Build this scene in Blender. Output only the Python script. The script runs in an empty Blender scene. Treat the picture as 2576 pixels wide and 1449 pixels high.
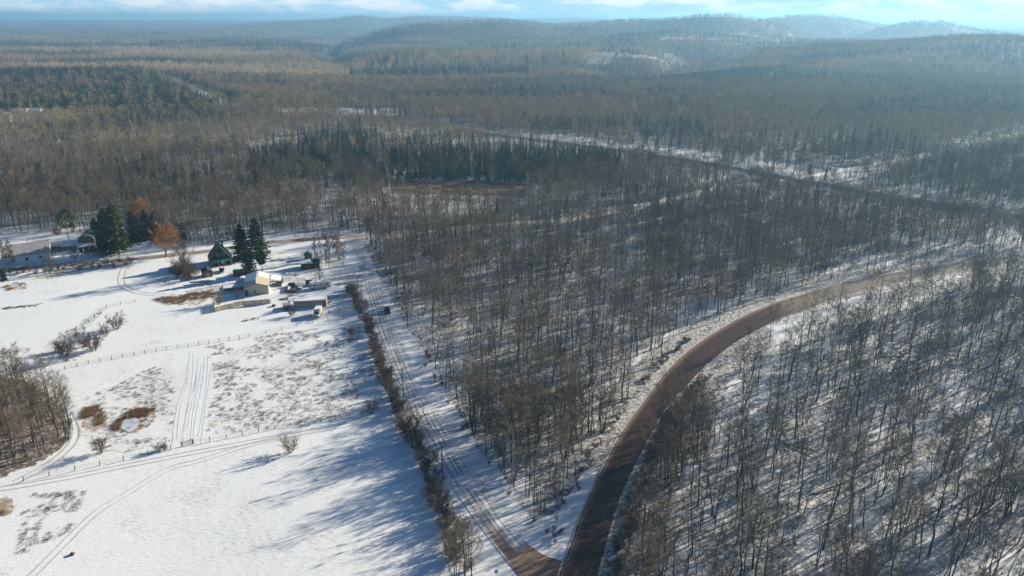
import bpy, math, random
import numpy as np
from mathutils import Vector, Matrix

# ------------------------------------------------------------------ camera, sky, sun, exposure
F_PX, HC = 1900.0, 100.0                 # focal length in pixels of a 2576-wide picture, camera height in metres
PITCH = math.atan(682 / F_PX)
SUN_AZ, SUN_EL = math.radians(33), math.radians(18.5)      # azimuth from +X towards +Y
scene = bpy.context.scene
COL = scene.collection
cam = bpy.data.cameras.new('camera'); camo = bpy.data.objects.new('camera', cam); COL.objects.link(camo)
cam.sensor_width = 36.0; cam.lens = 36.0 * F_PX / 2576; cam.clip_start = 1.0; cam.clip_end = 60000
camo.location = (0, 0, HC); camo.rotation_euler = (math.pi / 2 - PITCH, 0, 0)
scene.camera = camo
scene.render.resolution_x, scene.render.resolution_y = 1024, 576
scene.view_settings.view_transform = 'Standard'; scene.view_settings.look = 'None'
scene.view_settings.gamma = 1.0; scene.view_settings.exposure = 0.92
scene.cycles.max_bounces = 4; scene.cycles.diffuse_bounces = 2; scene.cycles.glossy_bounces = 2
scene.cycles.volume_bounces = 0; scene.cycles.transparent_max_bounces = 8

def nn(nt, typ, **kw):
    n = nt.nodes.new(typ)
    for k, v in kw.items():
        if k.startswith('i_'): n.inputs[k[2:].replace('_', ' ')].default_value = v
        else: setattr(n, k, v)
    return n
def ramp(nt, src, stops, interp='LINEAR'):
    r = nt.nodes.new('ShaderNodeValToRGB'); r.color_ramp.interpolation = interp
    els = r.color_ramp.elements
    while len(els) < len(stops): els.new(0.5)
    for e, (p, c) in zip(els, stops):
        e.position = p; e.color = (c, c, c, 1) if isinstance(c, (int, float)) else (*c, 1)
    nt.links.new(src, r.inputs[0]); return r.outputs[0]
def mixc(nt, fac, a, b, mode='MIX'):
    m = nt.nodes.new('ShaderNodeMix'); m.data_type = 'RGBA'; m.blend_type = mode
    for s, v in ((m.inputs[0], fac), (m.inputs[6], a), (m.inputs[7], b)):
        if hasattr(v, 'is_linked'): nt.links.new(v, s)
        elif isinstance(v, (int, float)): s.default_value = v if s.type == 'VALUE' else (v, v, v, 1)
        else: s.default_value = (*v, 1)
    return m.outputs[2]
def mth(nt, op, a, b=0.0, clamp=False):
    m = nt.nodes.new('ShaderNodeMath'); m.operation = op; m.use_clamp = clamp
    for s, v in ((m.inputs[0], a), (m.inputs[1], b)):
        if hasattr(v, 'is_linked'): nt.links.new(v, s)
        else: s.default_value = v
    return m.outputs[0]

world = bpy.data.worlds.new("World"); scene.world = world; world.use_nodes = True
wt = world.node_tree; wt.nodes.clear()
sky = nn(wt, 'ShaderNodeTexSky', sky_type='NISHITA', sun_disc=False, sun_elevation=SUN_EL,
         sun_rotation=math.pi / 2 - SUN_AZ, air_density=1.0, dust_density=0.6, ozone_density=2.0, altitude=300)
tc = nn(wt, 'ShaderNodeTexCoord')
sep = nn(wt, 'ShaderNodeSeparateXYZ'); wt.links.new(tc.outputs['Generated'], sep.inputs[0])
mp = nn(wt, 'ShaderNodeMapping'); mp.inputs['Scale'].default_value = (11, 11, 44)
wt.links.new(tc.outputs['Generated'], mp.inputs[0])
cn = nn(wt, 'ShaderNodeTexNoise', i_Scale=1.6, i_Detail=8.0, i_Roughness=0.6, i_Distortion=0.3)
wt.links.new(mp.outputs[0], cn.inputs['Vector'])
cloud = ramp(wt, cn.outputs['Fac'], [(0.42, 0.0), (0.60, 1.0)])
band = ramp(wt, sep.outputs[2], [(0.0, 1.0), (0.03, 1.0), (0.12, 0.0)])     # low cloudy band of the sky
lowsky = mixc(wt, cloud, (5.0, 8.2, 10.6), (10.4, 11.2, 11.6))
skyc = mixc(wt, band, mixc(wt, 1.0, sky.outputs[0], (.45, .69, .97), "MULTIPLY"), lowsky)
bg = nn(wt, 'ShaderNodeBackground'); bg.inputs['Strength'].default_value = 0.050
wo = nn(wt, 'ShaderNodeOutputWorld')
wt.links.new(skyc, bg.inputs[0]); wt.links.new(bg.outputs[0], wo.inputs[0])

sl = bpy.data.lights.new('sun', 'SUN'); sl.energy = 5.0; sl.angle = math.radians(0.55); sl.color = (1.0, 0.93, 0.77)
so = bpy.data.objects.new('sun', sl); COL.objects.link(so)
sdir = Vector((math.cos(SUN_AZ) * math.cos(SUN_EL), math.sin(SUN_AZ) * math.cos(SUN_EL), math.sin(SUN_EL)))
so.rotation_euler = sdir.to_track_quat('Z', 'Y').to_euler(); so.location = (200, 100, 300)

# ------------------------------------------------------------------ helpers
rnd = random.Random(7); rng = np.random.default_rng(11)
def G(u, v):                              # a point of the level ground seen at pixel (u, v) of the 2576 x 1449 view
    x = u - 1288
    dy = F_PX * math.cos(PITCH) + (724.5 - v) * math.sin(PITCH)
    dz = -F_PX * math.sin(PITCH) + (724.5 - v) * math.cos(PITCH)
    t = -HC / dz
    return (x * t, dy * t)
def proj(x, y, z):
    dep = y * math.cos(PITCH) - (z - HC) * math.sin(PITCH)
    up = y * math.sin(PITCH) + (z - HC) * math.cos(PITCH)
    return 1288 + F_PX * x / dep, 724.5 - F_PX * up / dep
def poly(px): return np.array([G(*p) for p in px])
def inpoly(x, y, P):
    x = np.asarray(x, float); y = np.asarray(y, float); r = np.zeros(x.shape, bool); n = len(P)
    for i in range(n):
        x0, y0 = P[i]; x1, y1 = P[(i + 1) % n]
        if y0 == y1: continue
        c = ((y0 > y) != (y1 > y)) & (x < (x1 - x0) * (y - y0) / (y1 - y0) + x0)
        r ^= c
    return r
def polydist(x, y, L):                    # distance to an open polyline
    d = np.full(np.shape(x), 1e9)
    for (x0, y0), (x1, y1) in zip(L[:-1], L[1:]):
        dx, dy = x1 - x0, y1 - y0; q = dx * dx + dy * dy + 1e-9
        t = np.clip(((x - x0) * dx + (y - y0) * dy) / q, 0, 1)
        d = np.minimum(d, np.hypot(x - x0 - t * dx, y - y0 - t * dy))
    return d
def vnoise(x, y, s, seed=0):              # smooth value noise
    x = np.asarray(x, float) / s + seed * 17.31; y = np.asarray(y, float) / s + seed * 9.17
    xi = np.floor(x); yi = np.floor(y); fx = x - xi; fy = y - yi
    fx = fx * fx * (3 - 2 * fx); fy = fy * fy * (3 - 2 * fy)
    def h(a, b):
        t = np.sin(a * 127.1 + b * 311.7 + seed * 74.7) * 43758.5453
        return t - np.floor(t)
    return (h(xi, yi) * (1 - fx) + h(xi + 1, yi) * fx) * (1 - fy) + (h(xi, yi + 1) * (1 - fx) + h(xi + 1, yi + 1) * fx) * fy

# ------------------------------------------------------------------ terrain height
RIDGES = [  # distance, half width, crest pixels
 (6500, 900, [(600,58),(700,51),(760,48),(830,45),(870,39),(900,36),(930,38),(965,43),(1000,41),(1050,37),(1100,38),(1150,38),(1200,41),(1280,45),(1340,52),(1420,62)]),
 (10000, 1300, [(1240,52),(1320,45),(1420,43),(1480,43),(1560,46),(1640,48),(1720,50),(1800,54)]),
 (10500, 1300, [(2300,60),(2400,55),(2480,53),(2576,57),(2760,58)]),
 (3300, 480, [(840,118),(900,96),(950,82),(1000,71),(1100,64),(1200,59),(1260,56),(1330,61),(1390,67),(1420,67),(1500,61),(1560,56),(1640,50),(1720,45),(1800,43),(1860,43),(1930,47),(1985,62),(2015,90),(2060,118)]),
 (4400, 520, [(1840,75),(1890,54),(1930,43),(1960,37),(2010,33),(2060,34),(2120,38),(2170,48),(2220,60),(2270,72),(2330,90)]),
 (3700, 420, [(2110,105),(2160,90),(2200,77),(2240,65),(2300,54),(2370,54),(2420,65),(2480,77),(2560,87),(2700,92),(2800,92)]),
 (1750, 330, [(1560,240),(1640,205),(1720,186),(1800,170),(1900,158),(2000,148),(2100,136),(2200,128),(2300,122),(2400,118),(2500,114),(2600,112),(2800,112)]),
 (2450, 300, [(830,140),(880,118),(960,108),(1050,100),(1150,106),(1260,99),(1340,108),(1420,102),(1560,92),(1700,96),(1800,104),(1900,118)]),
 (1900, 220, [(860,180),(930,150),(1020,138),(1120,146),(1250,140),(1400,128),(1520,122),(1640,132),(1740,150),(1800,170)]),
]
def H(x, y):
    x = np.asarray(x, float); y = np.asarray(y, float)
    yy = np.maximum(y, 1.0)
    u = 1288 + 2019 * x / yy
    z0 = np.clip((y - 4000) / 10000, 0, 1) * 50
    acc = np.ones_like(z0)
    far = np.clip((y - 900) / 600, 0, 1)
    for d, w, prof in RIDGES:
        us = np.array([p[0] for p in prof], float); vs = np.array([p[1] for p in prof], float)
        zc = 100 - (vs - 42) * d / 2145.0 - 11
        dd = d * (1 + 0.08 * (vnoise(u, u * 0, 150, int(d)) - 0.5))
        zz = np.interp(u, us, zc)
        ed = np.clip((u - us[0] + 120) / 120, 0, 1) * np.clip((us[-1] + 120 - u) / 120, 0, 1)
        g = np.exp(-((y - dd) / w) ** 2) * ed
        acc = acc + np.exp(np.clip((zz - z0) * g, -50, 300) / 9.0) - 1
    z = z0 + 9.0 * np.log(np.maximum(acc, 0.05))
    z = z * np.clip((y - 700) / 500, 0, 1)
    z = z + np.clip((y - 950) / 400, 0, 1) * np.clip((4000 - y) / 1500, 0, 1) * 9 * (vnoise(x, y * 1.6, 330, 33) - .5)
    hill = np.clip((y - 1250) / 500, 0, 1) * np.clip((u - 700) / 350, 0, 1) * np.clip((5500 - y) / 2000, 0, 1)
    z = z + hill * 44 * (vnoise(x, y * 2.1, 620, 31) - .45) + hill * 18 * (vnoise(x, y * 1.8, 260, 32) - .5)
    z = z + far * 5.0 * (vnoise(x, y, 190, 3) + 0.5 * vnoise(x, y, 80, 4) - 0.75)
    z = z + (vnoise(x, y, 55, 1) - 0.5) * 0.7 + (vnoise(x, y, 24, 2) - 0.5) * 0.25
    return z
def Hs(x, y): return float(H(np.array([x]), np.array([y]))[0])

# ------------------------------------------------------------------ materials
def mat(name, rough=0.8):
    m = bpy.data.materials.new(name); m.use_nodes = True
    b = m.node_tree.nodes['Principled BSDF']; b.inputs['Roughness'].default_value = rough
    b.inputs['Specular IOR Level'].default_value = 0.3
    return m, m.node_tree, b
def noisemat(name, c1, c2, scale=2.0, rough=0.8, detail=4.0, spec=0.3, metal=0.0, stretch=(1, 1, 1), bump=0.0):
    m, nt, b = mat(name, rough)
    t = nn(nt, 'ShaderNodeTexCoord'); mp = nn(nt, 'ShaderNodeMapping'); mp.inputs['Scale'].default_value = stretch
    nt.links.new(t.outputs['Object'], mp.inputs[0])
    n = nn(nt, 'ShaderNodeTexNoise', i_Scale=scale, i_Detail=detail); nt.links.new(mp.outputs[0], n.inputs['Vector'])
    nt.links.new(ramp(nt, n.outputs['Fac'], [(0.35, c1), (0.65, c2)]), b.inputs['Base Color'])
    b.inputs['Specular IOR Level'].default_value = spec; b.inputs['Metallic'].default_value = metal
    if bump:
        bp = nn(nt, 'ShaderNodeBump', i_Strength=bump, i_Distance=0.05); nt.links.new(n.outputs['Fac'], bp.inputs['Height'])
        nt.links.new(bp.outputs[0], b.inputs['Normal'])
    return m
M = {}
def instmat(name, stops, patch=None, scale=0.012, rough=0.9):   # colour varies from plant to plant and from stand to stand
    m, nt, b = mat(name, rough); b.inputs['Specular IOR Level'].default_value = 0.15
    oi = nn(nt, 'ShaderNodeObjectInfo')
    c = ramp(nt, oi.outputs['Random'], stops)
    if patch:
        n = nn(nt, 'ShaderNodeTexNoise', i_Scale=scale, i_Detail=3.0); nt.links.new(oi.outputs['Location'], n.inputs['Vector'])
        c = mixc(nt, ramp(nt, n.outputs['Fac'], [(0.42, 0.0), (0.6, 1.0)]), c, patch)
    nt.links.new(c, b.inputs['Base Color']); M[name] = m; return m
instmat('bark', [(0, (.030,.026,.023)), (0.55, (.05,.044,.038)), (0.8, (.08,.072,.062)), (1, (.13,.12,.105))])
instmat('pale_bark', [(0, (.30,.27,.22)), (1, (.46,.43,.37))])
instmat('twigs', [(0, (.085,.066,.05)), (0.5, (.15,.116,.084)), (1, (.29,.225,.15))], (.19,.16,.10), 0.02)
instmat('far_twigs', [(0, (.22,.145,.10)), (0.5, (.36,.25,.165)), (1, (.55,.42,.27))], (.34,.30,.155), 0.004)
instmat('dark_far_twigs', [(0, (.085,.075,.065)), (1, (.14,.12,.10))])
instmat('pale_far_twigs', [(0, (.42,.32,.22)), (1, (.60,.47,.33))])
instmat('pale_twigs', [(0, (.21,.165,.115)), (1, (.29,.24,.16))])
instmat('willow_twigs', [(0, (.36,.17,.06)), (1, (.38,.19,.07))])
instmat('red_twigs', [(0, (.17,.08,.055)), (1, (.24,.11,.07))])
instmat('dark_shrub_twigs', [(0, (.085,.062,.055)), (1, (.15,.11,.085))])
instmat('needles', [(0, (.024,.044,.022)), (0.6, (.038,.062,.028)), (1, (.065,.09,.035))])
instmat('olive_needles', [(0, (.055,.075,.02)), (1, (.08,.1,.028))])
instmat('hedge_twigs', [(0, (.14,.105,.085)), (1, (.23,.18,.14))])
instmat('dead_leaves', [(0, (.34,.11,.04)), (1, (.26,.11,.05))])
instmat('dry_grass', [(0, (.16,.12,.075)), (0.5, (.24,.19,.12)), (1, (.20,.13,.075))])
instmat('rust_grass', [(0, (.22,.13,.065)), (1, (.36,.24,.13))])
M['snow'] = noisemat('snow_cap', (.74,.76,.8), (.84,.85,.87), 3)
M['white_wall'] = noisemat('white_paint', (.66,.67,.66), (.78,.78,.76), 1.5)
M['tan_metal'] = noisemat('tan_metal', (.50,.42,.28), (.56,.47,.32), 1.5, 0.5, 2, 0.5)
M['grey_tan_wall'] = noisemat('grey_tan_siding', (.40,.38,.33), (.46,.44,.39), 2)
M['dark_green_roof'] = noisemat('dark_green_metal_roof', (.02,.045,.03), (.035,.065,.045), 2, 0.35, 2, 0.6)
M['green_trim'] = noisemat('green_trim', (.02,.16,.09), (.03,.2,.11), 2, 0.5)
M['dark_wall'] = noisemat('dark_timber_wall', (.035,.03,.028), (.06,.045,.038), 3)
M['brown_wall'] = noisemat('brown_shingle_wall', (.10,.06,.045), (.16,.10,.075), 3)
M['board'] = noisemat('weathered_boards', (.26,.21,.15), (.42,.36,.27), 1.2, 0.85, 4, 0.2, 0, (1, 1, .3))
M['post'] = noisemat('post_wood', (.10,.08,.06), (.17,.14,.11), 2)
M['pole'] = noisemat('pole_wood', (.05,.04,.032), (.09,.07,.055), 2)
M['glass'] = noisemat('dark_glass', (.02,.025,.03), (.03,.035,.04), 1, 0.1, 1, 0.6)
M['car_black'] = noisemat('black_car_paint', (.012,.013,.016), (.018,.019,.022), 1, 0.2, 1, 0.6)
M['tyre'] = noisemat('tyre_rubber', (.015,.015,.015), (.025,.025,.025), 3)
M['steel'] = noisemat('galvanised_steel', (.35,.36,.37), (.45,.46,.47), 3, 0.5)
M['stripe_blue'] = noisemat('blue_stripe', (.06,.1,.2), (.08,.13,.25), 1, 0.4)
M['beige_wall'] = noisemat('beige_siding', (.40,.33,.25), (.5,.42,.32), 1.5)
M['blue_grey_wall'] = noisemat('blue_grey_siding', (.13,.18,.22), (.17,.22,.27), 2)
M['barn_roof'] = noisemat('grey_barn_roof', (.34,.31,.31), (.44,.41,.4), 0.6)
M['log'] = noisemat('cut_logs', (.14,.11,.085), (.28,.23,.18), 3)
M['soil'] = noisemat('brown_soil', (.10,.055,.032), (.18,.10,.06), 1)
M['tarp'] = noisemat('pale_tarp', (.6,.6,.62), (.7,.7,.72), 1)
M['red'] = noisemat('red_paint', (.3,.05,.03), (.38,.07,.04), 1)
M['ice'] = noisemat('pond_ice', (.55,.6,.68), (.68,.7,.75), 0.6, 0.3)
M['dark_steel'] = noisemat('dark_steel', (.03,.035,.04), (.05,.055,.06), 2, 0.4)

def ground_material():
    m, nt, b = mat('snowy_ground', 0.75)
    geo = nn(nt, 'ShaderNodeNewGeometry'); pos = geo.outputs['Position']
    def noise(s, d=5.0, r=0.6):
        n = nn(nt, 'ShaderNodeTexNoise', i_Scale=s, i_Detail=d, i_Roughness=r); nt.links.new(pos, n.inputs['Vector']); return n.outputs['Fac']
    def attr(a): return nn(nt, 'ShaderNodeAttribute', attribute_name=a).outputs['Fac']
    n1, n2, n3, n4 = noise(0.9, 6), noise(0.12, 4), noise(3.2, 3), noise(0.35, 6)
    snow = mixc(nt, n2, (.82, .83, .84), (.88, .87, .84))
    litter_shade = mixc(nt, n3, (.07, .052, .04), (.17, .125, .085))
    f = mth(nt, 'ADD', mth(nt, 'ADD', mth(nt, 'MULTIPLY', n1, 0.45), mth(nt, 'MULTIPLY', noise(2.2, 7, .75), 0.55)), mth(nt, 'MULTIPLY', attr('litter_and_shade'), 0.36))
    c = mixc(nt, ramp(nt, f, [(0.60, 0.0), (0.78, 1.0)]), snow, litter_shade)
    gr = mixc(nt, n3, (.24, .2, .14), (.42, .37, .30))
    mp = nn(nt, 'ShaderNodeMapping'); mp.inputs['Scale'].default_value = (0.55, 1.5, 1); mp.inputs['Rotation'].default_value = (0, 0, 0.25)
    nt.links.new(pos, mp.inputs[0])
    ns = nn(nt, 'ShaderNodeTexNoise', i_Scale=1.3, i_Detail=6.0, i_Roughness=0.7); nt.links.new(mp.outputs[0], ns.inputs['Vector'])
    f = mth(nt, 'ADD', ns.outputs['Fac'], mth(nt, 'MULTIPLY', attr('grass'), 0.34))
    c = mixc(nt, ramp(nt, f, [(0.66, 0.0), (0.90, 0.85)]), c, gr)
    br = mixc(nt, n1, (.20, .10, .045), (.40, .26, .13))
    f = mth(nt, 'ADD', mth(nt, 'MULTIPLY', mth(nt, 'ADD', n4, n1), 0.5), mth(nt, 'MULTIPLY', attr('brown'), 0.36))
    c = mixc(nt, ramp(nt, f, [(0.68, 0.0), (0.84, 0.85)]), c, br)
    nt.links.new(c, b.inputs['Base Color'])
    h = mth(nt, 'ADD', mth(nt, 'MULTIPLY', ns.outputs['Fac'], 0.5), mth(nt, 'MULTIPLY', n4, 0.5))
    bp = nn(nt, 'ShaderNodeBump', i_Strength=0.5, i_Distance=0.28); nt.links.new(h, bp.inputs['Height'])
    nt.links.new(bp.outputs[0], b.inputs['Normal'])
    return m
M['ground'] = ground_material()

def road_mud():      # u = across 0..1, v = metres along
    m, nt, b = mat('wet_mud_road', 0.5); b.inputs['Specular IOR Level'].default_value = 0.35
    uv = nn(nt, 'ShaderNodeUVMap'); sp = nn(nt, 'ShaderNodeSeparateXYZ'); nt.links.new(uv.outputs[0], sp.inputs[0])
    geo = nn(nt, 'ShaderNodeNewGeometry')
    n = nn(nt, 'ShaderNodeTexNoise', i_Scale=0.5, i_Detail=6.0); nt.links.new(geo.outputs['Position'], n.inputs['Vector'])
    mp = nn(nt, 'ShaderNodeMapping'); mp.inputs['Scale'].default_value = (26, 0.05, 1); nt.links.new(uv.outputs[0], mp.inputs[0])
    st = nn(nt, 'ShaderNodeTexNoise', i_Scale=1.0, i_Detail=3.0); nt.links.new(mp.outputs[0], st.inputs['Vector'])
    base = mixc(nt, n.outputs['Fac'], (.026, .010, .005), (.068, .027, .014))
    base = mixc(nt, ramp(nt, st.outputs['Fac'], [(0.45, 0.0), (0.62, 0.5)]), base, (.078, .042, .026))
    wob = mth(nt, 'MULTIPLY', mth(nt, 'SUBTRACT', n.outputs['Fac'], 0.5), 0.10)
    ac = mth(nt, 'ADD', sp.outputs[0], wob)
    edge = ramp(nt, ac, [(0.0, 1.0), (0.045, 1.0), (0.07, 0.0), (0.095, 0.1), (0.115, 0.9), (0.135, 0.15), (0.16, 0.0), (0.93, 0.0), (0.965, 0.9), (1.0, 1.0)])
    c = mixc(nt, edge, base, mixc(nt, n.outputs['Fac'], (.45, .33, .25), (.70, .64, .58)))
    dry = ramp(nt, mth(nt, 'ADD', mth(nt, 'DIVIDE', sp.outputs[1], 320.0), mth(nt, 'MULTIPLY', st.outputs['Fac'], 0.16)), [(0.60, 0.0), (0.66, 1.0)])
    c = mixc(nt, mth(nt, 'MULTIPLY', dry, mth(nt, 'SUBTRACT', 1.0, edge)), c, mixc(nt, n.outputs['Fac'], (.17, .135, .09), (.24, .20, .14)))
    red = ramp(nt, ac, [(0.08, 0.0), (0.16, 0.8), (0.27, 0.0)])
    c = mixc(nt, red, c, (.17, .085, .055))
    nt.links.new(c, b.inputs['Base Color'])
    bp = nn(nt, 'ShaderNodeBump', i_Strength=0.3, i_Distance=0.1); nt.links.new(n.outputs['Fac'], bp.inputs['Height'])
    nt.links.new(bp.outputs[0], b.inputs['Normal'])
    return m
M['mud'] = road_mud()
def road_snow(name, brown_ends=(24.0, 1e5), dirt=0.5):
    m, nt, b = mat(name, 0.6)
    uv = nn(nt, 'ShaderNodeUVMap'); sp = nn(nt, 'ShaderNodeSeparateXYZ'); nt.links.new(uv.outputs[0], sp.inputs[0])
    geo = nn(nt, 'ShaderNodeNewGeometry')
    n = nn(nt, 'ShaderNodeTexNoise', i_Scale=0.16, i_Detail=6.0, i_Roughness=0.65); nt.links.new(geo.outputs['Position'], n.inputs['Vector'])
    n2 = nn(nt, 'ShaderNodeTexNoise', i_Scale=2.0, i_Detail=4.0); nt.links.new(geo.outputs['Position'], n2.inputs['Vector'])
    mp = nn(nt, 'ShaderNodeMapping'); mp.inputs['Scale'].default_value = (11, 0.05, 1); nt.links.new(uv.outputs[0], mp.inputs[0])
    st = nn(nt, 'ShaderNodeTexNoise', i_Scale=1.0, i_Detail=4.0, i_Roughness=0.7); nt.links.new(mp.outputs[0], st.inputs['Vector'])
    c = mixc(nt, n2.outputs['Fac'], (.74, .74, .74), (.85, .85, .84))
    c = mixc(nt, ramp(nt, st.outputs['Fac'], [(0.50, 0.0), (0.60, dirt)]), c, (.38, .25, .17))
    wob = mth(nt, 'MULTIPLY', mth(nt, 'SUBTRACT', n.outputs['Fac'], 0.5), 0.06)
    ac = mth(nt, 'ADD', sp.outputs[0], wob)
    rut = ramp(nt, ac, [(0.16, 0.0), (0.2, 1.0), (0.24, 0.0), (0.36, 0.0), (0.40, 0.9), (0.44, 0.0), (0.52, 0), (0.56, 0.8), (0.6, 0.0), (0.74, 0.0), (0.77, 0.7), (0.80, 0.0)])
    gate = ramp(nt, n.outputs['Fac'], [(0.42, 0.15), (0.52, 1.0)])
    c = mixc(nt, mth(nt, 'MULTIPLY', rut, gate), c, (.11, .07, .05))
    e = ramp(nt, mth(nt, 'ADD', mth(nt, 'DIVIDE', sp.outputs[1], brown_ends[0] * 2), mth(nt, 'MULTIPLY', n.outputs['Fac'], 0.6)), [(0.55, 1.0), (1.0, 0.0)])
    mid = ramp(nt, ac, [(0.03, 0.0), (0.1, 1.0), (0.42, 1.0), (0.6, 0.0)])
    st0 = ramp(nt, mth(nt, 'DIVIDE', mth(nt, 'ADD', sp.outputs[1], mth(nt, 'MULTIPLY', n.outputs['Fac'], 6.0)), 20.0), [(0.62, 1.0), (0.80, 0.0)])
    mid = mth(nt, 'MAXIMUM', mid, st0)
    c = mixc(nt, mth(nt, 'MULTIPLY', e, mid), c, mixc(nt, st.outputs['Fac'], (.16, .08, .05), (.40, .28, .2)))
    nt.links.new(c, b.inputs['Base Color'])
    bp = nn(nt, 'ShaderNodeBump', i_Strength=0.5, i_Distance=0.12); nt.links.new(st.outputs['Fac'], bp.inputs['Height'])
    nt.links.new(bp.outputs[0], b.inputs['Normal'])
    return m
M['snow_road'] = road_snow('rutted_snow_road')
M['track'] = noisemat('packed_snow_track', (.76,.77,.80), (.88,.88,.88), 0.25)
M['rut'] = noisemat('wheel_rut', (.46,.43,.40), (.66,.65,.65), 0.35)
M['asphalt'] = noisemat('grey_asphalt', (.10,.10,.10), (.17,.165,.155), 0.3, 0.6)
M['dirt_road'] = noisemat('brown_dirt_road', (.15,.10,.07), (.45,.38,.33), 0.12)
M['snow_strip'] = noisemat('snowy_strip', (.6,.62,.66), (.82,.83,.85), 0.05)

# ------------------------------------------------------------------ mesh building
def newmesh(name, V, Fc, m=None, smooth=False):
    me = bpy.data.meshes.new(name); V = np.asarray(V, np.float32); Fc = np.asarray(Fc, np.int32)
    k = Fc.shape[1]
    me.vertices.add(len(V)); me.vertices.foreach_set('co', V.ravel())
    me.loops.add(Fc.size); me.loops.foreach_set('vertex_index', Fc.ravel())
    me.polygons.add(len(Fc)); me.polygons.foreach_set('loop_start', np.arange(0, Fc.size, k, dtype=np.int32))
    me.update(calc_edges=True)
    if m is not None: me.materials.append(m)
    if smooth: me.polygons.foreach_set('use_smooth', np.ones(len(Fc), bool))
    return me
def link(name, me, parent=None, **props):
    o = bpy.data.objects.new(name, me); COL.objects.link(o)
    if parent is not None: o.parent = parent
    for k, v in props.items(): o[k] = v
    return o
def thing(name, label, cat, loc, rotz=0.0, group=None, scale=1.0, rx=0.0, ry=0.0):
    o = bpy.data.objects.new(name, None); COL.objects.link(o); o.empty_display_size = 0.5
    o.location = loc; o.rotation_euler = (rx, ry, rotz); o.scale = (scale,) * 3
    o['label'] = label; o['category'] = cat
    if group: o['group'] = group
    return o
def at(u, v, dz=0.0):
    x, y = G(u, v); return (x, y, Hs(x, y) + dz)
def yaw(p, q):
    a, b = G(*p), G(*q); return math.atan2(b[1] - a[1], b[0] - a[0])

class MB:
    def __init__(s): s.V = []; s.F = []
    def add(s, vs, fs):
        b = len(s.V); s.V += [tuple(v) for v in vs]; s.F += [tuple(i + b for i in f) for f in fs]; return s
    def box(s, x, y, z, sx, sy, sz, rz=0.0):     # centre x, y; base z
        c, n = math.cos(rz), math.sin(rz); vs = []
        for dz in (0, sz):
            for dx, dy in ((-.5, -.5), (.5, -.5), (.5, .5), (-.5, .5)):
                a, b = dx * sx, dy * sy; vs.append((x + a * c - b * n, y + a * n + b * c, z + dz))
        return s.add(vs, [(0,3,2,1),(4,5,6,7),(0,1,5,4),(1,2,6,5),(2,3,7,6),(3,0,4,7)])
    def tube(s, p, q, r0, r1=None, n=6, cap=True):
        r1 = r0 if r1 is None else r1
        p, q = Vector(p), Vector(q); d = (q - p).normalized(); a = d.orthogonal().normalized(); b = d.cross(a)
        vs = [p + (a * math.cos(t) + b * math.sin(t)) * r0 for t in [2 * math.pi * i / n for i in range(n)]]
        vs += [q + (a * math.cos(t) + b * math.sin(t)) * r1 for t in [2 * math.pi * i / n for i in range(n)]]
        fs = [(i, (i + 1) % n, n + (i + 1) % n, n + i) for i in range(n)]
        if cap: fs += [tuple(range(n))[::-1], tuple(range(n, 2 * n))]
        return s.add(vs, fs)
    def prism(s, prof, y0, y1):                  # profile in x, z swept along y
        n = len(prof); vs = [(x, y0, z) for x, z in prof] + [(x, y1, z) for x, z in prof]
        return s.add(vs, [tuple(range(n)), tuple(range(2 * n - 1, n - 1, -1))] + [((i + 1) % n, i, n + i, n + (i + 1) % n) for i in range(n)])
    def slab(s, pts, t):                         # quad pts thickened upward by t
        p = [Vector(v) for v in pts]; nrm = (p[1] - p[0]).cross(p[2] - p[0]).normalized()
        if nrm.z < 0: nrm = -nrm
        vs = p + [v + nrm * t for v in p]; n = len(p)
        return s.add(vs, [tuple(range(n))[::-1], tuple(range(n, 2 * n))] + [(i, (i + 1) % n, n + (i + 1) % n, n + i) for i in range(n)])
    def build(s, name, m, parent=None, smooth=False, bevel=0.0, **props):
        me = bpy.data.meshes.new(name); me.from_pydata(s.V, [], s.F); me.materials.append(M[m])
        import bmesh
        bm = bmesh.new(); bm.from_mesh(me)
        if bevel: bmesh.ops.bevel(bm, geom=bm.edges[:], offset=bevel, segments=2, affect='EDGES')
        bmesh.ops.recalc_face_normals(bm, faces=bm.faces[:]); bm.to_mesh(me); bm.free()
        if smooth: me.polygons.foreach_set('use_smooth', np.ones(len(me.polygons), bool))
        return link(name, me, parent, **props)

# ------------------------------------------------------------------ layout of the place (pixels turned into ground positions)
RA_L = [(1380,1560),(1400,1449),(1428,1385),(1452,1310),(1480,1245),(1512,1180),(1543,1116),(1580,1058),(1623,1003),(1660,950),(1704,902),(1757,860),(1811,826),(1865,796),(1919,773),(1970,754),(2026,738),(2105,714),(2187,695),(2265,682),(2348,671),(2420,661),(2500,650),(2620,632),(2800,612)]
RA_R = [(1490,1560),(1510,1449),(1530,1375),(1547,1312),(1564,1256),(1588,1200),(1618,1143),(1643,1088),(1672,1036),(1700,1002),(1731,971),(1762,938),(1795,907),(1855,862),(1919,826),(1972,803),(2026,783),(2080,761),(2133,743),(2240,714),(2337,695),(2420,682),(2500,671),(2620,654),(2800,634)]
RB_L = [(1350,1510),(1300,1447),(1250,1385),(1205,1325),(1172,1280),(1135,1225),(1085,1130),(1040,1040),(1003,960),(972,885),(950,820),(933,760),(918,705),(903,660),(888,625),(874,600)]
RB_R = [(1430,1425),(1405,1412),(1363,1400),(1324,1369),(1285,1325),(1255,1285),(1222,1225),(1158,1130),(1106,1045),(1062,965),(1027,885),(1000,820),(978,760),(955,705),(936,660),(920,625),(906,600)]
RC = [(-260,688),(0,682),(100,672),(200,664),(300,655),(420,643),(520,634),(620,619),(700,609),(780,602),(830,599),(885,597),(940,588),(1010,578),(1100,570),(1200,562),(1300,555),(1400,546),(1500,535),(1600,521),(1700,504),(1790,486)]
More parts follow.
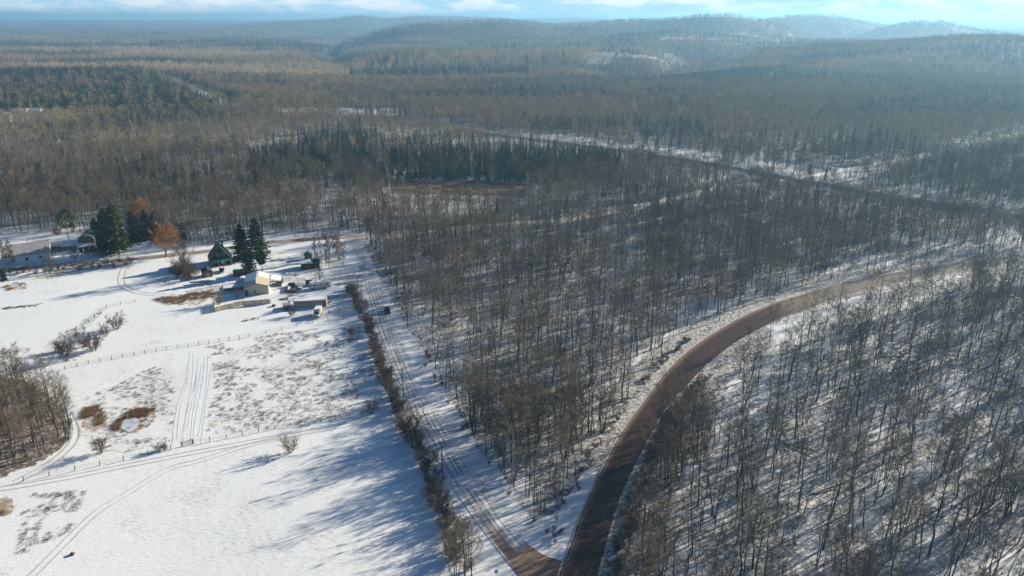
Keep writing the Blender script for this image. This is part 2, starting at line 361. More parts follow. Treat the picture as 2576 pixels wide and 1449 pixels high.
RD = [(870,292),(1000,305),(1100,319),(1200,333),(1300,347),(1500,372),(1700,400),(1880,430),(2000,453),(2200,487),(2400,519),(2600,552),(2800,585)]
RE = [(2700,305),(2576,335),(2440,368),(2300,399),(2210,425),(2140,432),(2060,418),(1960,400)]
RF = [(1600,520),(1700,500),(1800,475),(1900,460),(2040,445),(2200,415)]
CUT = [(392,183),(420,198),(470,215),(510,232),(545,252),(590,262)]
W = lambda L: [G(*p) for p in L]
RBc = [((a[0] + b[0]) / 2, (a[1] + b[1]) / 2) for a, b in zip(W(RB_L), W(RB_R))]
RAc = [((a[0] + b[0]) / 2, (a[1] + b[1]) / 2) for a, b in zip(W(RA_L), W(RA_R))]
RAP = np.array(W(RA_L) + W(RA_R)[::-1])
RCw, RDw, REw, RFw, CUTw = W(RC), W(RD), W(RE), W(RF), W(CUT)
FIELD = poly([(-900,1500),(-900,600),(-100,600),(0,592),(100,588),(230,590),(340,606),(420,612),(520,622),(600,600),(700,590),(800,586),(880,582),(905,600),(925,640),(955,705),(985,760),(1020,820),(1066,887),(1120,983),(1157,1049),(1214,1150),(1262,1195),(1318,1296),(1350,1310),(1400,1300),(1440,1235),(1475,1180),(1500,1180),(1500,1449),(1380,1560),(1300,1700),(-600,1900)])
LEFTWOOD = poly([(-700,930),(0,948),(60,955),(120,990),(165,1028),(188,1070),(178,1108),(145,1140),(80,1178),(0,1203),(-300,1290),(-700,1400)])
OPENS = [(poly([(690,345),(750,345),(756,358),(690,362)]), 0.0), (poly([(700,272),(1010,272),(1020,292),(700,284)]), 0.3), (poly([(545,245),(600,258),(600,270),(550,262)]), 0),
         (poly([(1968,385),(2000,385),(1998,440),(1972,440)]), 0.02), (poly([(980,458),(1150,455),(1325,468),(1325,490),(1180,486),(985,480)]), 0.03),
         (poly([(-40,285),(40,280),(130,284),(135,306),(60,306),(-40,310)]), 0.02),
         (poly([(1180,460),(1330,464),(1330,474),(1180,470)]), 0.0),
         (poly([(2050,700),(2200,676),(2400,640),(2300,628),(2150,650)]), 0.25), (poly([(1925,810),(2050,775),(2200,735),(2420,690),(2400,740),(2200,800),(1960,880)]), 0.3),
         (poly([(1800,380),(2010,385),(2010,450),(1760,420)]), 0.88), (poly([(1400,340),(1900,390),(1880,425),(1500,368),(1300,340)]), 0.9)]
CONIFER = [poly(p) for p in ([(640,400),(740,350),(850,358),(1000,372),(1200,372),(1400,372),(1560,386),(1570,450),(1330,462),(1180,458),(980,452),(840,450),(620,420)],
                             [(0,215),(170,200),(300,190),(400,205),(470,232),(540,265),(640,275),(480,300),(200,300),(0,285)],
                             [(400,190),(440,195),(560,240),(640,255),(720,270),(600,262),(520,235)],
                             [(0,470),(300,430),(700,440),(980,452),(980,470),(700,500),(300,520),(0,540)])]
BIRCH = [poly(p) for p in ([(0,380),(150,400),(330,420),(330,450),(150,440),(0,420)], [(380,340),(700,370),(900,340),(900,372),(700,400),(380,372)], [(640,520),(900,510),(1500,500),(1500,545),(900,560),(640,560)])]

# ------------------------------------------------------------------ ground: one sheet to beyond the last hills
def build_ground():
    rs = [30.0]
    while rs[-1] < 16000:
        r = rs[-1]; rs.append(r * (1.0065 if r < 480 else 1.011 if r < 1500 else 1.016))
    rs = np.array(rs); rs = np.concatenate([[0.5, 12.0], rs])
    an = np.concatenate([np.linspace(-95, -48, 24, endpoint=False), np.linspace(-48, 48, 460, endpoint=False), np.linspace(48, 95, 24)])
    an = np.radians(an)
    R, A = np.meshgrid(rs, an, indexing='ij')
    x = (R * np.sin(A)).ravel(); y = (R * np.cos(A)).ravel() - 8
    z = H(x, y)
    nr, na = len(rs), len(an)
    i = np.arange((nr - 1) * (na - 1)); a = i // (na - 1) * na + i % (na - 1)
    Fq = np.stack([a, a + na, a + na + 1, a + 1], 1)
    me = newmesh('ground', np.stack([x, y, z], 1), Fq, M['ground'], True)
    field = inpoly(x, y, FIELD) & ~inpoly(x, y, LEFTWOOD)
    n = vnoise(x, y, 9, 5)
    litter_shade = np.where(field, 0.0, 0.34 + 0.35 * n); litter_shade = np.where((x > 20) & (y < 260), litter_shade - .18, litter_shade)
    litter_shade = np.where(inpoly(x, y, LEFTWOOD), .75, litter_shade)
    db = polydist(x, y, RBc); da = polydist(x, y, RAc)
    litter_shade = np.where((da < 14) & ~field, 0.58, litter_shade); litter_shade = litter_shade + np.clip((y - 4500) / 1500, 0, 1) * .6
    uu, vv = proj(x, y, z); rk = inpoly(uu, vv, np.array([(1460,150),(1480,118),(1560,112),(1660,125),(1745,150),(1760,170),(1640,165),(1560,160),(1480,165)], float)) | inpoly(uu, vv, np.array([(1640,95),(1720,84),(1860,82),(1960,84),(2012,95),(2010,135),(1960,130),(1850,105),(1700,104)], float)) | inpoly(uu, vv, np.array([(2120,172),(2300,174),(2380,200),(2200,190)], float))
    litter_shade = litter_shade + np.clip((y - 600) / 500, 0, 1) * np.where((y > 900) & rk & (vnoise(x, y, 60, 52) > .45), .1, 0.75)  # far floor browned further, standing in for shaded snow under the trees
    for P, dnst in OPENS: litter_shade = np.where(inpoly(x, y, P), 0.15 + .5 * vnoise(x, y, 14, 53), litter_shade)
    litter_shade = np.where(inpoly(x, y, poly([(980,456),(1150,453),(1330,462),(1330,492),(1180,490),(985,484)])), 1.1, litter_shade)
    gr = np.where(field, .30 + .22 * (vnoise(x, y, 30, 71) - .3), 0.0); br = np.zeros_like(x)
    def gpatch(px, amt, arr, soft=None):
        m_ = inpoly(x, y, poly(px)); arr[m_] = np.maximum(arr[m_], amt)
    gpatch([(520,870),(700,838),(900,820),(935,900),(975,1000),(940,1040),(700,1085),(560,1100),(512,1075),(545,980),(560,905)], 0.52, gr)
    gpatch([(220,1000),(300,960),(440,900),(455,1000),(435,1110),(300,1145),(200,1120),(195,1040)], 0.45, gr)
    gpatch([(62,1245),(150,1230),(215,1235),(190,1330),(90,1365),(40,1400)], 0.7, gr)
    gpatch([(390,870),(460,890),(450,930),(400,920)], 0.5, gr)
    gpatch([(0,860),(90,880),(160,840),(240,790),(270,772),(250,800),(170,880),(100,930),(0,900)], 0.6, gr)
    gpatch([(360,1290),(560,1300),(560,1449),(330,1449)], 0.25, gr)
    gpatch([(0,655),(200,662),(330,655),(330,676),(150,700),(0,712)], 0.75, gr)
    gpatch([(520,770),(560,745),(880,740),(900,800),(640,840)], 0.15, gr)
    gpatch([(206,1028),(245,1024),(272,1050),(268,1085),(235,1093),(205,1080)], 0.8, br)
    gpatch([(283,1070),(300,1045),(340,1030),(388,1030),(392,1050),(370,1078),(330,1094),(290,1090)], 0.85, br)
    gpatch([(517,1060),(560,1030),(583,1050),(570,1080),(520,1080)], 0.55, br)
    gpatch([(-60,1250),(30,1252),(45,1275),(20,1298),(-60,1300)], 0.95, br)
    gpatch([(386,752),(430,738),(500,735),(540,727),(538,745),(500,767),(420,768)], 0.75, br)
    gpatch([(7,722),(35,709),(70,712),(68,727),(20,734)], 0.8, br)
    gpatch([(980,462),(1110,458),(1180,468),(1330,470),(1325,482),(1180,486),(985,478)], 1.0, br)
    gpatch([(100,1000),(165,1028),(188,1070),(178,1108),(140,1140),(90,1120)], 0.45, br)
    gpatch([(60,600),(160,600),(165,640),(60,655)], 0.6, br)
    for nm, ar in (('litter_and_shade', litter_shade), ('grass', gr * (0.55 + 0.9 * vnoise(x, y, 6, 8)) * (1 - 0.6 * (vnoise(x, y, 17, 9) > .62))), ('brown', br)):
        at_ = me.attributes.new(nm, 'FLOAT', 'POINT'); at_.data.foreach_set('value', ar.astype(np.float32))
    link('ground', me, kind='structure')
build_ground()

def resample(P, step):
    P = np.array(P, float); d = np.r_[0, np.cumsum(np.hypot(*np.diff(P, axis=0).T))]
    n = max(2, int(d[-1] / step)); t = np.linspace(0, d[-1], n)
    return np.stack([np.interp(t, d, P[:, 0]), np.interp(t, d, P[:, 1])], 1), t
def smooth_line(P, it=2):
    P = np.array(P, float)
    for _ in range(it):
        Q = [P[0]]
        for a, b in zip(P[:-1], P[1:]): Q += [a * .75 + b * .25, a * .25 + b * .75]
        Q.append(P[-1]); P = np.array(Q)
    return P
def ribbon(name, L, R, m, dz=0.06, n=400, across=8, crown=0.0, **props):
    L = smooth_line(L); R = smooth_line(R)
    def rs(P):
        d = np.r_[0, np.cumsum(np.hypot(*np.diff(P, axis=0).T))]; t = np.linspace(0, d[-1], n)
        return np.stack([np.interp(t, d, P[:, 0]), np.interp(t, d, P[:, 1])], 1), d[-1]
    A, la = rs(L); B, lb = rs(R); s = np.linspace(0, 1, across + 1)
    X = A[:, None, 0] * (1 - s) + B[:, None, 0] * s; Y = A[:, None, 1] * (1 - s) + B[:, None, 1] * s
    Z = H(X.ravel(), Y.ravel()).reshape(X.shape) + dz + crown * (1 - (2 * s - 1) ** 2)
    V = np.stack([X.ravel(), Y.ravel(), Z.ravel()], 1); k = across + 1
    i = np.arange((n - 1) * across); a = i // across * k + i % across
    Fq = np.stack([a, a + 1, a + k + 1, a + k], 1)
    me = newmesh(name, V, Fq, M[m], True)
    uv = me.uv_layers.new(name='UVMap'); la = (la + lb) / 2
    U = np.stack([np.tile(s, n), np.repeat(np.linspace(0, la, n), k)], 1)
    uv.data.foreach_set('uv', U[Fq.ravel()].astype(np.float32).ravel())
    return link(name, me, kind='structure', **props)
def strip(name, C, w, m, dz=0.06, n=200, across=3):
    C = smooth_line(C); T = np.gradient(C, axis=0); T /= np.linalg.norm(T, axis=1)[:, None] + 1e-9
    N = np.stack([-T[:, 1], T[:, 0]], 1) * w / 2
    return ribbon(name, C + N, C - N, m, dz, n, across)
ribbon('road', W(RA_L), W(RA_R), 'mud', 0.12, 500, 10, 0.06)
ribbon('snowy_road', W(RB_L), W(RB_R), 'snow_road', 0.07, 400, 10, 0.05)
strip('dirt_road', RCw, 5.5, 'dirt_road', 0.06, 400)
strip('highway', RDw, 9.0, 'asphalt', 0.35, 400)
strip('snowy_lane', REw, 9, 'snow_strip', 0.3, 200)
strip('forest_lane', RFw, 6, 'snow_strip', 0.2, 200)
strip('river', CUTw, 15, 'snow_strip', 0.3, 60)
M['drive'] = noisemat('dirty_driveway_snow', (.36,.33,.31), (.74,.73,.73), 0.55)
for P_ in ([(930,690),(880,696),(820,704),(760,702),(700,704),(640,708),(585,716),(530,722),(470,735)], [(760,702),(730,725),(740,752),(800,750),(850,745),(900,742)], [(640,708),(610,690),(575,690)]): strip('driveway', W(P_), 4.2, 'drive', 0.05, 160, 3)
# wheel tracks over the field
def tracks(name, px, gauge=1.7, w=0.32):
    C = smooth_line(W(px)); T = np.gradient(C, axis=0); T /= np.linalg.norm(T, axis=1)[:, None]
    N = np.stack([-T[:, 1], T[:, 0]], 1)
    for sgn in (-1, 1):
        strip(name, C + N * gauge / 2 * sgn, w, 'rut', 0.05, 300, 1)
tracks('track', [(-60,1240),(40,1226),(160,1205),(300,1176),(430,1150),(560,1124),(700,1098),(850,1074),(960,1052)])
tracks('track', [(60,1470),(150,1380),(205,1322),(255,1278),(310,1248),(370,1210),(430,1175),(490,1163),(560,1140),(630,1117),(760,1090)], 1.6, 0.26)
tracks('track', [(322,655),(310,680),(303,708),(312,722),(350,738),(420,742)], 2.2, 0.3)
tracks('track', [(172,1040),(192,1080),(190,1110),(160,1145),(110,1180),(40,1215)], 1.8, 0.5)
for k in range(9):
    a = 474 + k * 7 + rnd.uniform(-2.5, 2.5); b = 438 + k * 8.6 + rnd.uniform(-3, 3); v0, v1 = 880 + rnd.uniform(0, 60), 1124 - rnd.uniform(0, 45)
    strip('track', W([(a, v0), (a - 3 + rnd.uniform(-5, 5), 960), (b + 8 + rnd.uniform(-5, 5), 1040), (b, v1)]), 0.3 + .3 * (k % 3 == 0), 'track', 0.035, 120, 1)
mb = MB(); pc = [G(*p) for p in [(300,1078),(315,1056),(340,1052),(352,1060),(345,1078),(325,1090)]]
mb.add([(x, y, Hs(x, y) + .08) for x, y in pc], [tuple(range(6))]); mb.build('pond', 'ice', kind='structure')

# ------------------------------------------------------------------ plants
GA = 2.39996
def tri_tube(out, p, q, r0, r1, n=3):
    V, Fc = out; d = q - p; L = np.linalg.norm(d) + 1e-9; d = d / L
    a = np.cross(d, (0.3, 0.9, 0.2)); a /= np.linalg.norm(a) + 1e-9; b = np.cross(d, a); i0 = len(V)
    for k in range(n):
        t = 2 * math.pi * k / n; o = a * math.cos(t) + b * math.sin(t); V.append(p + o * r0)
    for k in range(n):
        t = 2 * math.pi * k / n; o = a * math.cos(t) + b * math.sin(t); V.append(q + o * r1)
    for k in range(n):
        k2 = (k + 1) % n; Fc.append((i0 + k, i0 + k2, i0 + n + k2)); Fc.append((i0 + k, i0 + n + k2, i0 + n + k))
def blade(out, p, d, L, w, r):
    V, Fc = out; s = np.cross(d, r.normal(size=3)); s = s / (np.linalg.norm(s) + 1e-9) * w / 2; i0 = len(V)
    V += [p - s, p + s, p + d * L]; Fc.append((i0, i0 + 1, i0 + 2))
def bare_tree(seed, Ht, spread, start=0.4, nmain=15, nsub=5, ntw=11, tl=1.2, tw=0.027, up=0.9, r0=0.165, stems=1, leaf=0, fat=1.0, sides=5):
    r = np.random.default_rng(seed); T = ([], []); C = ([], []); Lf = ([], [])
    for s in range(stems):
        h = Ht * (1 if s == 0 else r.uniform(.75, 1.0)); lean = r.normal(size=2) * (0.035 if stems == 1 else 0.13)
        base = np.array([0, 0, -0.3]) + (0 if stems == 1 else np.r_[r.normal(size=2) * .25, 0])
        n = 7; P = [base + np.array([lean[0] * h * (k / n) + r.normal() * .09 * (k > 0), lean[1] * h * (k / n) + r.normal() * .09 * (k > 0), (h + .3) * k / n]) for k in range(n + 1)]
        rr = r0 * (1 if stems == 1 else .72)
        for k in range(n): tri_tube(T, P[k], P[k + 1], rr * (1 - .93 * k / n) * fat, rr * (1 - .93 * (k + 1) / n) * fat, sides)
        nm = max(5, int(nmain / (1 if stems == 1 else stems * .75)))
        for j in range(nm):
            f = start + (0.97 - start) * (j + r.uniform(0, .8)) / nm; kk = min(int(f * n), n - 1); q = P[kk] + (P[kk + 1] - P[kk]) * (f * n - kk)
            az = j * GA + r.uniform(-.5, .5) + s * 2; g = (f - start) / (1 - start)
            L = spread * (0.55 + 0.75 * math.sin(math.pi * min(1, .25 + .75 * g))) * r.uniform(.7, 1.15) * (1 if stems == 1 else .7) * (1 - .35 * g)
            el = (0.35 + 0.75 * g) * up + r.uniform(-.15, .15)
            d = np.array([math.cos(az) * math.cos(el), math.sin(az) * math.cos(el), math.sin(el)])
            p = q; br = rr * (1 - .93 * f) * .62 + .012; seg = 3; pts = [p]
            for k in range(seg):
                d2 = d + np.array([0, 0, .16 * (k + 1)]) + r.normal(size=3) * .12; d2 /= np.linalg.norm(d2)
                p2 = p + d2 * L / seg; tri_tube(T if k < 1 else C, p, p2, br * (1 - k / seg) * fat, br * (1 - (k + 1) / seg) * fat + .004, 3); p = p2; pts.append(p)
            for i in range(nsub):
                t = r.uniform(.25, 1.0) * seg; k = min(int(t), seg - 1); sp = pts[k] + (pts[k + 1] - pts[k]) * (t - k)
                sd = d + r.normal(size=3) * .65 + np.array([0, 0, .35]); sd /= np.linalg.norm(sd); SL = L * r.uniform(.25, .5)
                blade(C, sp, sd, SL, .045 * fat, r)
                for w in range(ntw):
                    tp = sp + sd * SL * r.uniform(.1, 1.0); td = sd + r.normal(size=3) * .6 + np.array([0, 0, .3]); td /= np.linalg.norm(td)
                    blade(C, tp, td, tl * r.uniform(.5, 1.2), tw * fat, r)
                    if leaf and r.random() < leaf: 
                        for _ in range(3): blade(Lf, tp + td * .5 * r.uniform(), r.normal(size=3) * .6, .25, .2, r)
    return T, C, Lf
def conifer(seed, Ht, wid, layers=24, per=9, nb=7, low=.06, bw=.42, droop=.25, power=.85):
    r = np.random.default_rng(seed); T = ([], []); C = ([], [])
    tri_tube(T, np.array([0, 0, -.3]), np.array([0, 0, Ht * .97]), Ht * .013 + .05, .02, 6)
    for j in range(layers):
        f = low + (0.985 - low) * j / (layers - 1); z = Ht * f; L = wid * (1 - f) ** power * r.uniform(.82, 1.1) + .12
        for k in range(per if f < .8 else max(4, per - 3)):
            az = j * GA + k * 2 * math.pi / per + r.uniform(-.3, .3); LL = L * r.uniform(.7, 1.15)
            d = np.array([math.cos(az), math.sin(az), -droop + .45 * f]); d /= np.linalg.norm(d); p0 = np.array([0, 0, z + r.uniform(-.2, .2) * Ht / layers])
            for i in range(nb):
                t = r.uniform(.12, 1.0); p = p0 + d * LL * t
                bd = d + r.normal(size=3) * np.array([.7, .7, .35]); bd /= np.linalg.norm(bd)
                blade(C, p, bd, (.35 + .55 * LL * .3) * r.uniform(.7, 1.2), bw * r.uniform(.6, 1.2), r)
    return T, C
def shrub(seed, Ht, wid, stems=10, nsub=9, ntw=13, tw=.045, tl=.75):
    r = np.random.default_rng(seed); T = ([], []); C = ([], [])
    for s in range(stems):
        az = s * GA; sp = r.uniform(.15, 1) ** .7; p = np.array([math.cos(az) * .2, math.sin(az) * .2, -.15]); d = np.array([math.cos(az) * sp * wid / Ht, math.sin(az) * sp * wid / Ht, 1.0]); L = Ht * r.uniform(.7, 1.0); pts = [p]
        for k in range(4):
            q = p + (d + r.normal(size=3) * .14) / 1.15 * L / 4; tri_tube(T, p, q, .05 * (1 - k / 4.6), .05 * (1 - (k + 1) / 4.6), 3); p = q; pts.append(p)
        for i in range(nsub):
            t = r.uniform(.8, 4); k = min(int(t), 3); sp0 = pts[k] + (pts[k + 1] - pts[k]) * (t - k)
            sd = d * .6 + r.normal(size=3) * .6 + np.array([0, 0, .3]); sd /= np.linalg.norm(sd); SL = wid * r.uniform(.3, .6); blade(C, sp0, sd, SL, .04, r)
            for w in range(ntw):
                td = sd + r.normal(size=3) * .6; td /= np.linalg.norm(td); blade(C, sp0 + sd * SL * r.uniform(.1, 1), td, tl * r.uniform(.5, 1.2), tw, r)
    return T, C
def far_bare(seed, Ht, wid, n=115, w=.34):
    r = np.random.default_rng(seed); C = ([], [])
    tri_tube(C, np.array([0, 0, -1.]), np.array([r.normal() * .3, r.normal() * .3, Ht * .7]), .13, .05, 3)
    for i in range(n):
        t = r.normal(size=3); t /= np.linalg.norm(t); t *= r.uniform(.35, 1) ** .5; t[2] = t[2] * .9
        p = np.array([t[0] * wid * .75, t[1] * wid * .75, Ht * (.54 + .38 * t[2])])
        d = np.array([t[0] * .8, t[1] * .8, .9]) + r.normal(size=3) * .45; d /= np.linalg.norm(d)
        blade(C, p, d, r.uniform(.8, 1.9), w * r.uniform(.6, 1.3), r)
    return C
def twomat(name, T, C, m1, m2):
    V = np.array(T[0] + C[0]); n = len(T[0]); Fc = np.array(T[1] + [(a + n, b + n, c + n) for a, b, c in C[1]])
    me = newmesh(name, V, Fc, M[m1]); me.materials.append(M[m2])
    mi = np.zeros(len(Fc), np.int32); mi[len(T[1]):] = 1; me.polygons.foreach_set('material_index', mi); return me
def tm(name, D, m): return newmesh(name, np.array(D[0]), np.array(D[1]), M[m])

BARE = []      # (trunk mesh, crown mesh, trunk+crown mesh, phrase, height)
def addbare(phrase, m1='bark', m2='twigs', **k):
    T, C, Lf = bare_tree(**k); BARE.append((tm('trunk', T, m1), tm('crown', C, m2), twomat('tree', T, C, m1, m2), phrase, k['Ht']))
addbare('tall straight', seed=1, Ht=16, spread=3.2, start=.48, up=.75)
addbare('tall slender', seed=2, Ht=15, spread=2.2, start=.55, nmain=12, up=.7)
addbare('wide crowned', seed=3, Ht=15, spread=4.8, start=.36, nmain=18, nsub=7, r0=.24, up=.65)
addbare('twin stemmed', seed=4, Ht=15, spread=4.4, start=.42, stems=2, nmain=20, nsub=6, up=.7)
addbare('thin young', seed=5, Ht=11, spread=1.5, start=.4, nmain=10, nsub=4, r0=.1)
addbare('many stemmed', seed=6, Ht=13, spread=4.2, start=.4, stems=4, nmain=26, nsub=5, up=.7)
addbare('slightly leaning', seed=7, Ht=15.5, spread=3.0, start=.55, nmain=13, up=.7)
addbare('round crowned', seed=8, Ht=12.5, spread=4.0, start=.38, nmain=17, nsub=7, up=.6)
BIRCHES = []
for sd, st, hh in ((21, 1, 14), (22, 3, 13.5), (23, 1, 15)):
    T, C, _ = bare_tree(sd, hh, 1.7, .45, 12, 5, 9, 1.1, .035, 1.15, .13, st)
    BIRCHES.append((tm('trunk', T, 'pale_bark'), tm('crown', C, 'pale_twigs'), twomat('birch', T, C, 'pale_bark', 'pale_twigs')))
CON = []
for sd, hh, wd, pw in ((31, 15, 2.6, .8), (32, 13, 2.1, .7), (33, 17, 3.0, .9)):
    T, C = conifer(sd, hh, wd, power=pw); CON.append((tm('trunk', T, 'bark'), tm('crown', C, 'needles'), twomat('spruce', T, C, 'bark', 'needles')))
SHR = []
for sd, hh, wd in ((41, 3.6, 2.2), (42, 4.6, 2.4), (43, 3.0, 2.3)):
    T, C = shrub(sd, hh, wd); SHR.append((tm('stems', T, 'bark'), tm('branches', C, 'dark_shrub_twigs'), twomat('shrub', T, C, 'bark', 'dark_shrub_twigs')))

def coll(name, meshes):
    c = bpy.data.collections.new(name)
    for me in meshes: c.objects.link(bpy.data.objects.new(me.name, me))
    return c
C_NEAR = coll('near_bare', [b[2] for b in BARE])
C_BIRCH = coll('near_birch', [b[2] for b in BIRCHES])
C_CON = coll('near_conifer', [c[2] for c in CON])
mids = []
for sd, hh, sp, st in ((51, 14, 4.0, 1), (52, 13, 3.2, 1), (53, 14, 4.6, 2), (54, 12, 3.8, 1), (55, 15, 3.3, 1)):
    T, C, _ = bare_tree(sd, hh, sp, .42, 13, 5, 7, 1.4, .085, .65, .16, st, fat=1.1, sides=3); mids.append(twomat('tree', T, C, 'bark', 'far_twigs'))
C_MID = coll('mid_bare', mids)
mids = []
for sd, hh, sp, st in ((58, 13, 3.6, 1), (59, 12, 3.2, 2)):
    T, C, _ = bare_tree(sd, hh, sp, .35, 13, 5, 8, 1.3, .085, .65, .16, st, fat=1.1, sides=3); mids.append(twomat('tree', T, C, 'bark', 'dark_far_twigs'))
C_MIDDARK = coll('mid_dark', mids)
T, C, _ = bare_tree(56, 15, 1.9, .45, 10, 4, 5, 1.4, .085, 1.1, .15, 1, fat=1.3, sides=3)
T2, C2, _ = bare_tree(57, 14, 2.1, .45, 10, 4, 5, 1.4, .085, 1.1, .15, 2, fat=1.2, sides=3)
C_MIDBIRCH = coll('mid_birch', [twomat('birch', T, C, 'pale_bark', 'pale_twigs'), twomat('birch', T2, C2, 'pale_bark', 'pale_twigs')])
C_MIDCON = coll('mid_conifer', [twomat('spruce', *conifer(sd, hh, wd, 14, 7, 4, .08, .7), 'bark', 'needles') for sd, hh, wd in ((61, 15, 2.5), (62, 12, 2.2), (63, 17, 2.7))])
C_FAR = coll('far_bare', [tm('tree', far_bare(sd, hh, wd), 'far_twigs') for sd, hh, wd in ((71, 15, 3.6), (72, 13, 3.0), (73, 16, 4.2), (74, 14, 3.4))])
C_FARDARK = coll('far_dark', [tm('tree', far_bare(sd, hh, wd), 'dark_far_twigs') for sd, hh, wd in ((75, 14, 3.4), (76, 12, 3.2))])
C_FARPALE = coll('far_pale', [tm('tree', far_bare(sd, hh, wd, 90, .3), 'pale_far_twigs') for sd, hh, wd in ((77, 16, 2.8), (78, 14, 2.6))])
C_FARCON = coll('far_conifer', [tm('spruce', conifer(sd, hh, wd, 9, 6, 3, .1, 1.1)[1], 'needles') for sd, hh, wd in ((81, 15, 2.8), (82, 12, 2.4))])
T, C, _ = bare_tree(91, 5.0, .8, .3, 8, 3, 4, .6, .03, 1.0, .05, 1, sides=3); T2, C2, _ = bare_tree(92, 7.0, 1.0, .4, 8, 3, 5, .7, .03, 1.0, .06, 1, sides=3); T3, C3 = shrub(93, 1.6, 1.0, 5, 3, 4)
C_SAP = coll('sapling', [twomat('sapling', T, C, 'bark', 'dark_shrub_twigs'), twomat('sapling', T2, C2, 'bark', 'twigs'), twomat('sapling', T3, C3, 'bark', 'dark_shrub_twigs')])
def tuft(sd, n=26, h=.55, w=.06, rad=.45):
    r = np.random.default_rng(sd); D = ([], [])
    for i in range(n):
        a = r.uniform(0, 6.28); q = rad * math.sqrt(r.uniform()); d = np.array([math.cos(a) * .5, math.sin(a) * .5, 1.]) + r.normal(size=3) * .25
        blade(D, np.array([math.cos(a) * q, math.sin(a) * q, -.03]), d / np.linalg.norm(d), h * r.uniform(.5, 1.1), w, r)
    return D
C_TUFT = coll('tuft', [tm('tuft', tuft(101), 'dry_grass'), tm('tuft', tuft(102, 18, .45), 'dry_grass')])
C_RUST = coll('rust', [tm('tuft', tuft(103, 40, .8, .08, .7), 'rust_grass')])

def scatter(name, groups, props):     # groups: list of (collection, pts, rotz, scale); one object holding them all
    P, RZ, S, Gi, Pk = [], [], [], [], []
    for gi, (c, pts, rz, sc) in enumerate(groups):
        P.append(pts); RZ.append(rz); S.append(sc); Gi.append(np.full(len(pts), gi)); Pk.append(rng.integers(0, 1000, len(pts)))
    P = np.concatenate(P); RZ = np.concatenate(RZ); S = np.concatenate(S); Gi = np.concatenate(Gi); Pk = np.concatenate(Pk)
    me = bpy.data.meshes.new(name); me.vertices.add(len(P)); me.vertices.foreach_set('co', P.astype(np.float32).ravel())
    rot = np.zeros((len(P), 3), np.float32); rot[:, 2] = RZ; rot[:, 0] = rng.normal(size=len(P)) * .035; rot[:, 1] = rng.normal(size=len(P)) * .035
    a = me.attributes.new('rot', 'FLOAT_VECTOR', 'POINT'); a.data.foreach_set('vector', rot.ravel())
    if S.ndim == 1: S = np.stack([S, S, S], 1)
    a = me.attributes.new('scl', 'FLOAT_VECTOR', 'POINT'); a.data.foreach_set('vector', S.astype(np.float32).ravel())
    a = me.attributes.new('grp', 'INT', 'POINT'); a.data.foreach_set('value', Gi.astype(np.int32))
    a = me.attributes.new('pick', 'INT', 'POINT'); a.data.foreach_set('value', Pk.astype(np.int32))
    ng = bpy.data.node_groups.new(name, 'GeometryNodeTree')
    ng.interface.new_socket('Geometry', in_out='INPUT', socket_type='NodeSocketGeometry'); ng.interface.new_socket('Geometry', in_out='OUTPUT', socket_type='NodeSocketGeometry')
    gi_, go = ng.nodes.new('NodeGroupInput'), ng.nodes.new('NodeGroupOutput'); jn = ng.nodes.new('GeometryNodeJoinGeometry')
    def na(nm, typ):
        n = ng.nodes.new('GeometryNodeInputNamedAttribute'); n.data_type = typ; n.inputs['Name'].default_value = nm
        return [s for s in n.outputs if s.enabled and s.name == 'Attribute'][0]
    for gi, (c, pts, rz, sc) in enumerate(groups):
        ci = ng.nodes.new('GeometryNodeCollectionInfo'); ci.inputs['Collection'].default_value = c
        ci.inputs['Separate Children'].default_value = True; ci.inputs['Reset Children'].default_value = True
        cp = ng.nodes.new('FunctionNodeCompare'); cp.data_type = 'INT'; cp.operation = 'EQUAL'
        ins = [s for s in cp.inputs if s.enabled]; ng.links.new(na('grp', 'INT'), ins[0]); ins[1].default_value = gi
        ip = ng.nodes.new('GeometryNodeInstanceOnPoints'); ip.inputs['Pick Instance'].default_value = True
        ng.links.new(gi_.outputs[0], ip.inputs['Points']); ng.links.new(cp.outputs[0], ip.inputs['Selection']); ng.links.new(ci.outputs[0], ip.inputs['Instance'])
        ng.links.new(na('pick', 'INT'), ip.inputs['Instance Index']); ng.links.new(na('rot', 'FLOAT_VECTOR'), ip.inputs['Rotation']); ng.links.new(na('scl', 'FLOAT_VECTOR'), ip.inputs['Scale'])
        ng.links.new(ip.outputs[0], jn.inputs[0])
    ng.links.new(jn.outputs[0], go.inputs[0])
    o = link(name, me, **props); md = o.modifiers.new('scatter', 'NODES'); md.node_group = ng
    return o

# ------------------------------------------------------------------ where trees stand
def grid_pts(y0, y1, s, jit=.45, margin=1.06, right=0.0):
    ys = np.arange(y0, y1, s); out = []
    for yv in ys:
        hw = (1288 / F_PX) * (yv * .941 + 33) * margin + 8
        xs = np.arange(-hw, hw + right, s); out.append(np.stack([xs, np.full(len(xs), yv)], 1))
    P = np.concatenate(out); return P + rng.uniform(-jit, jit, P.shape) * s
def clear_of(P, extra=0.0):
    x, y = P[:, 0], P[:, 1]
    ok = ~inpoly(x, y, RAP) & (polydist(x, y, W(RA_L)) > 1.8 + extra + 2.5 * vnoise(x, y, 12, 6)) & (polydist(x, y, W(RA_R)) > 3.2 + extra)
    ok &= polydist(x, y, RBc) > 6.0 + extra
    ok &= polydist(x, y, RCw) > 4.5 + extra; ok &= polydist(x, y, RDw) > 9 + extra
    ok &= polydist(x, y, REw) > 7.5; ok &= polydist(x, y, RFw) > 5; ok &= polydist(x, y, CUTw) > 11
    f = inpoly(x, y, FIELD) & ~inpoly(x, y, LEFTWOOD)
    return ok & ~f
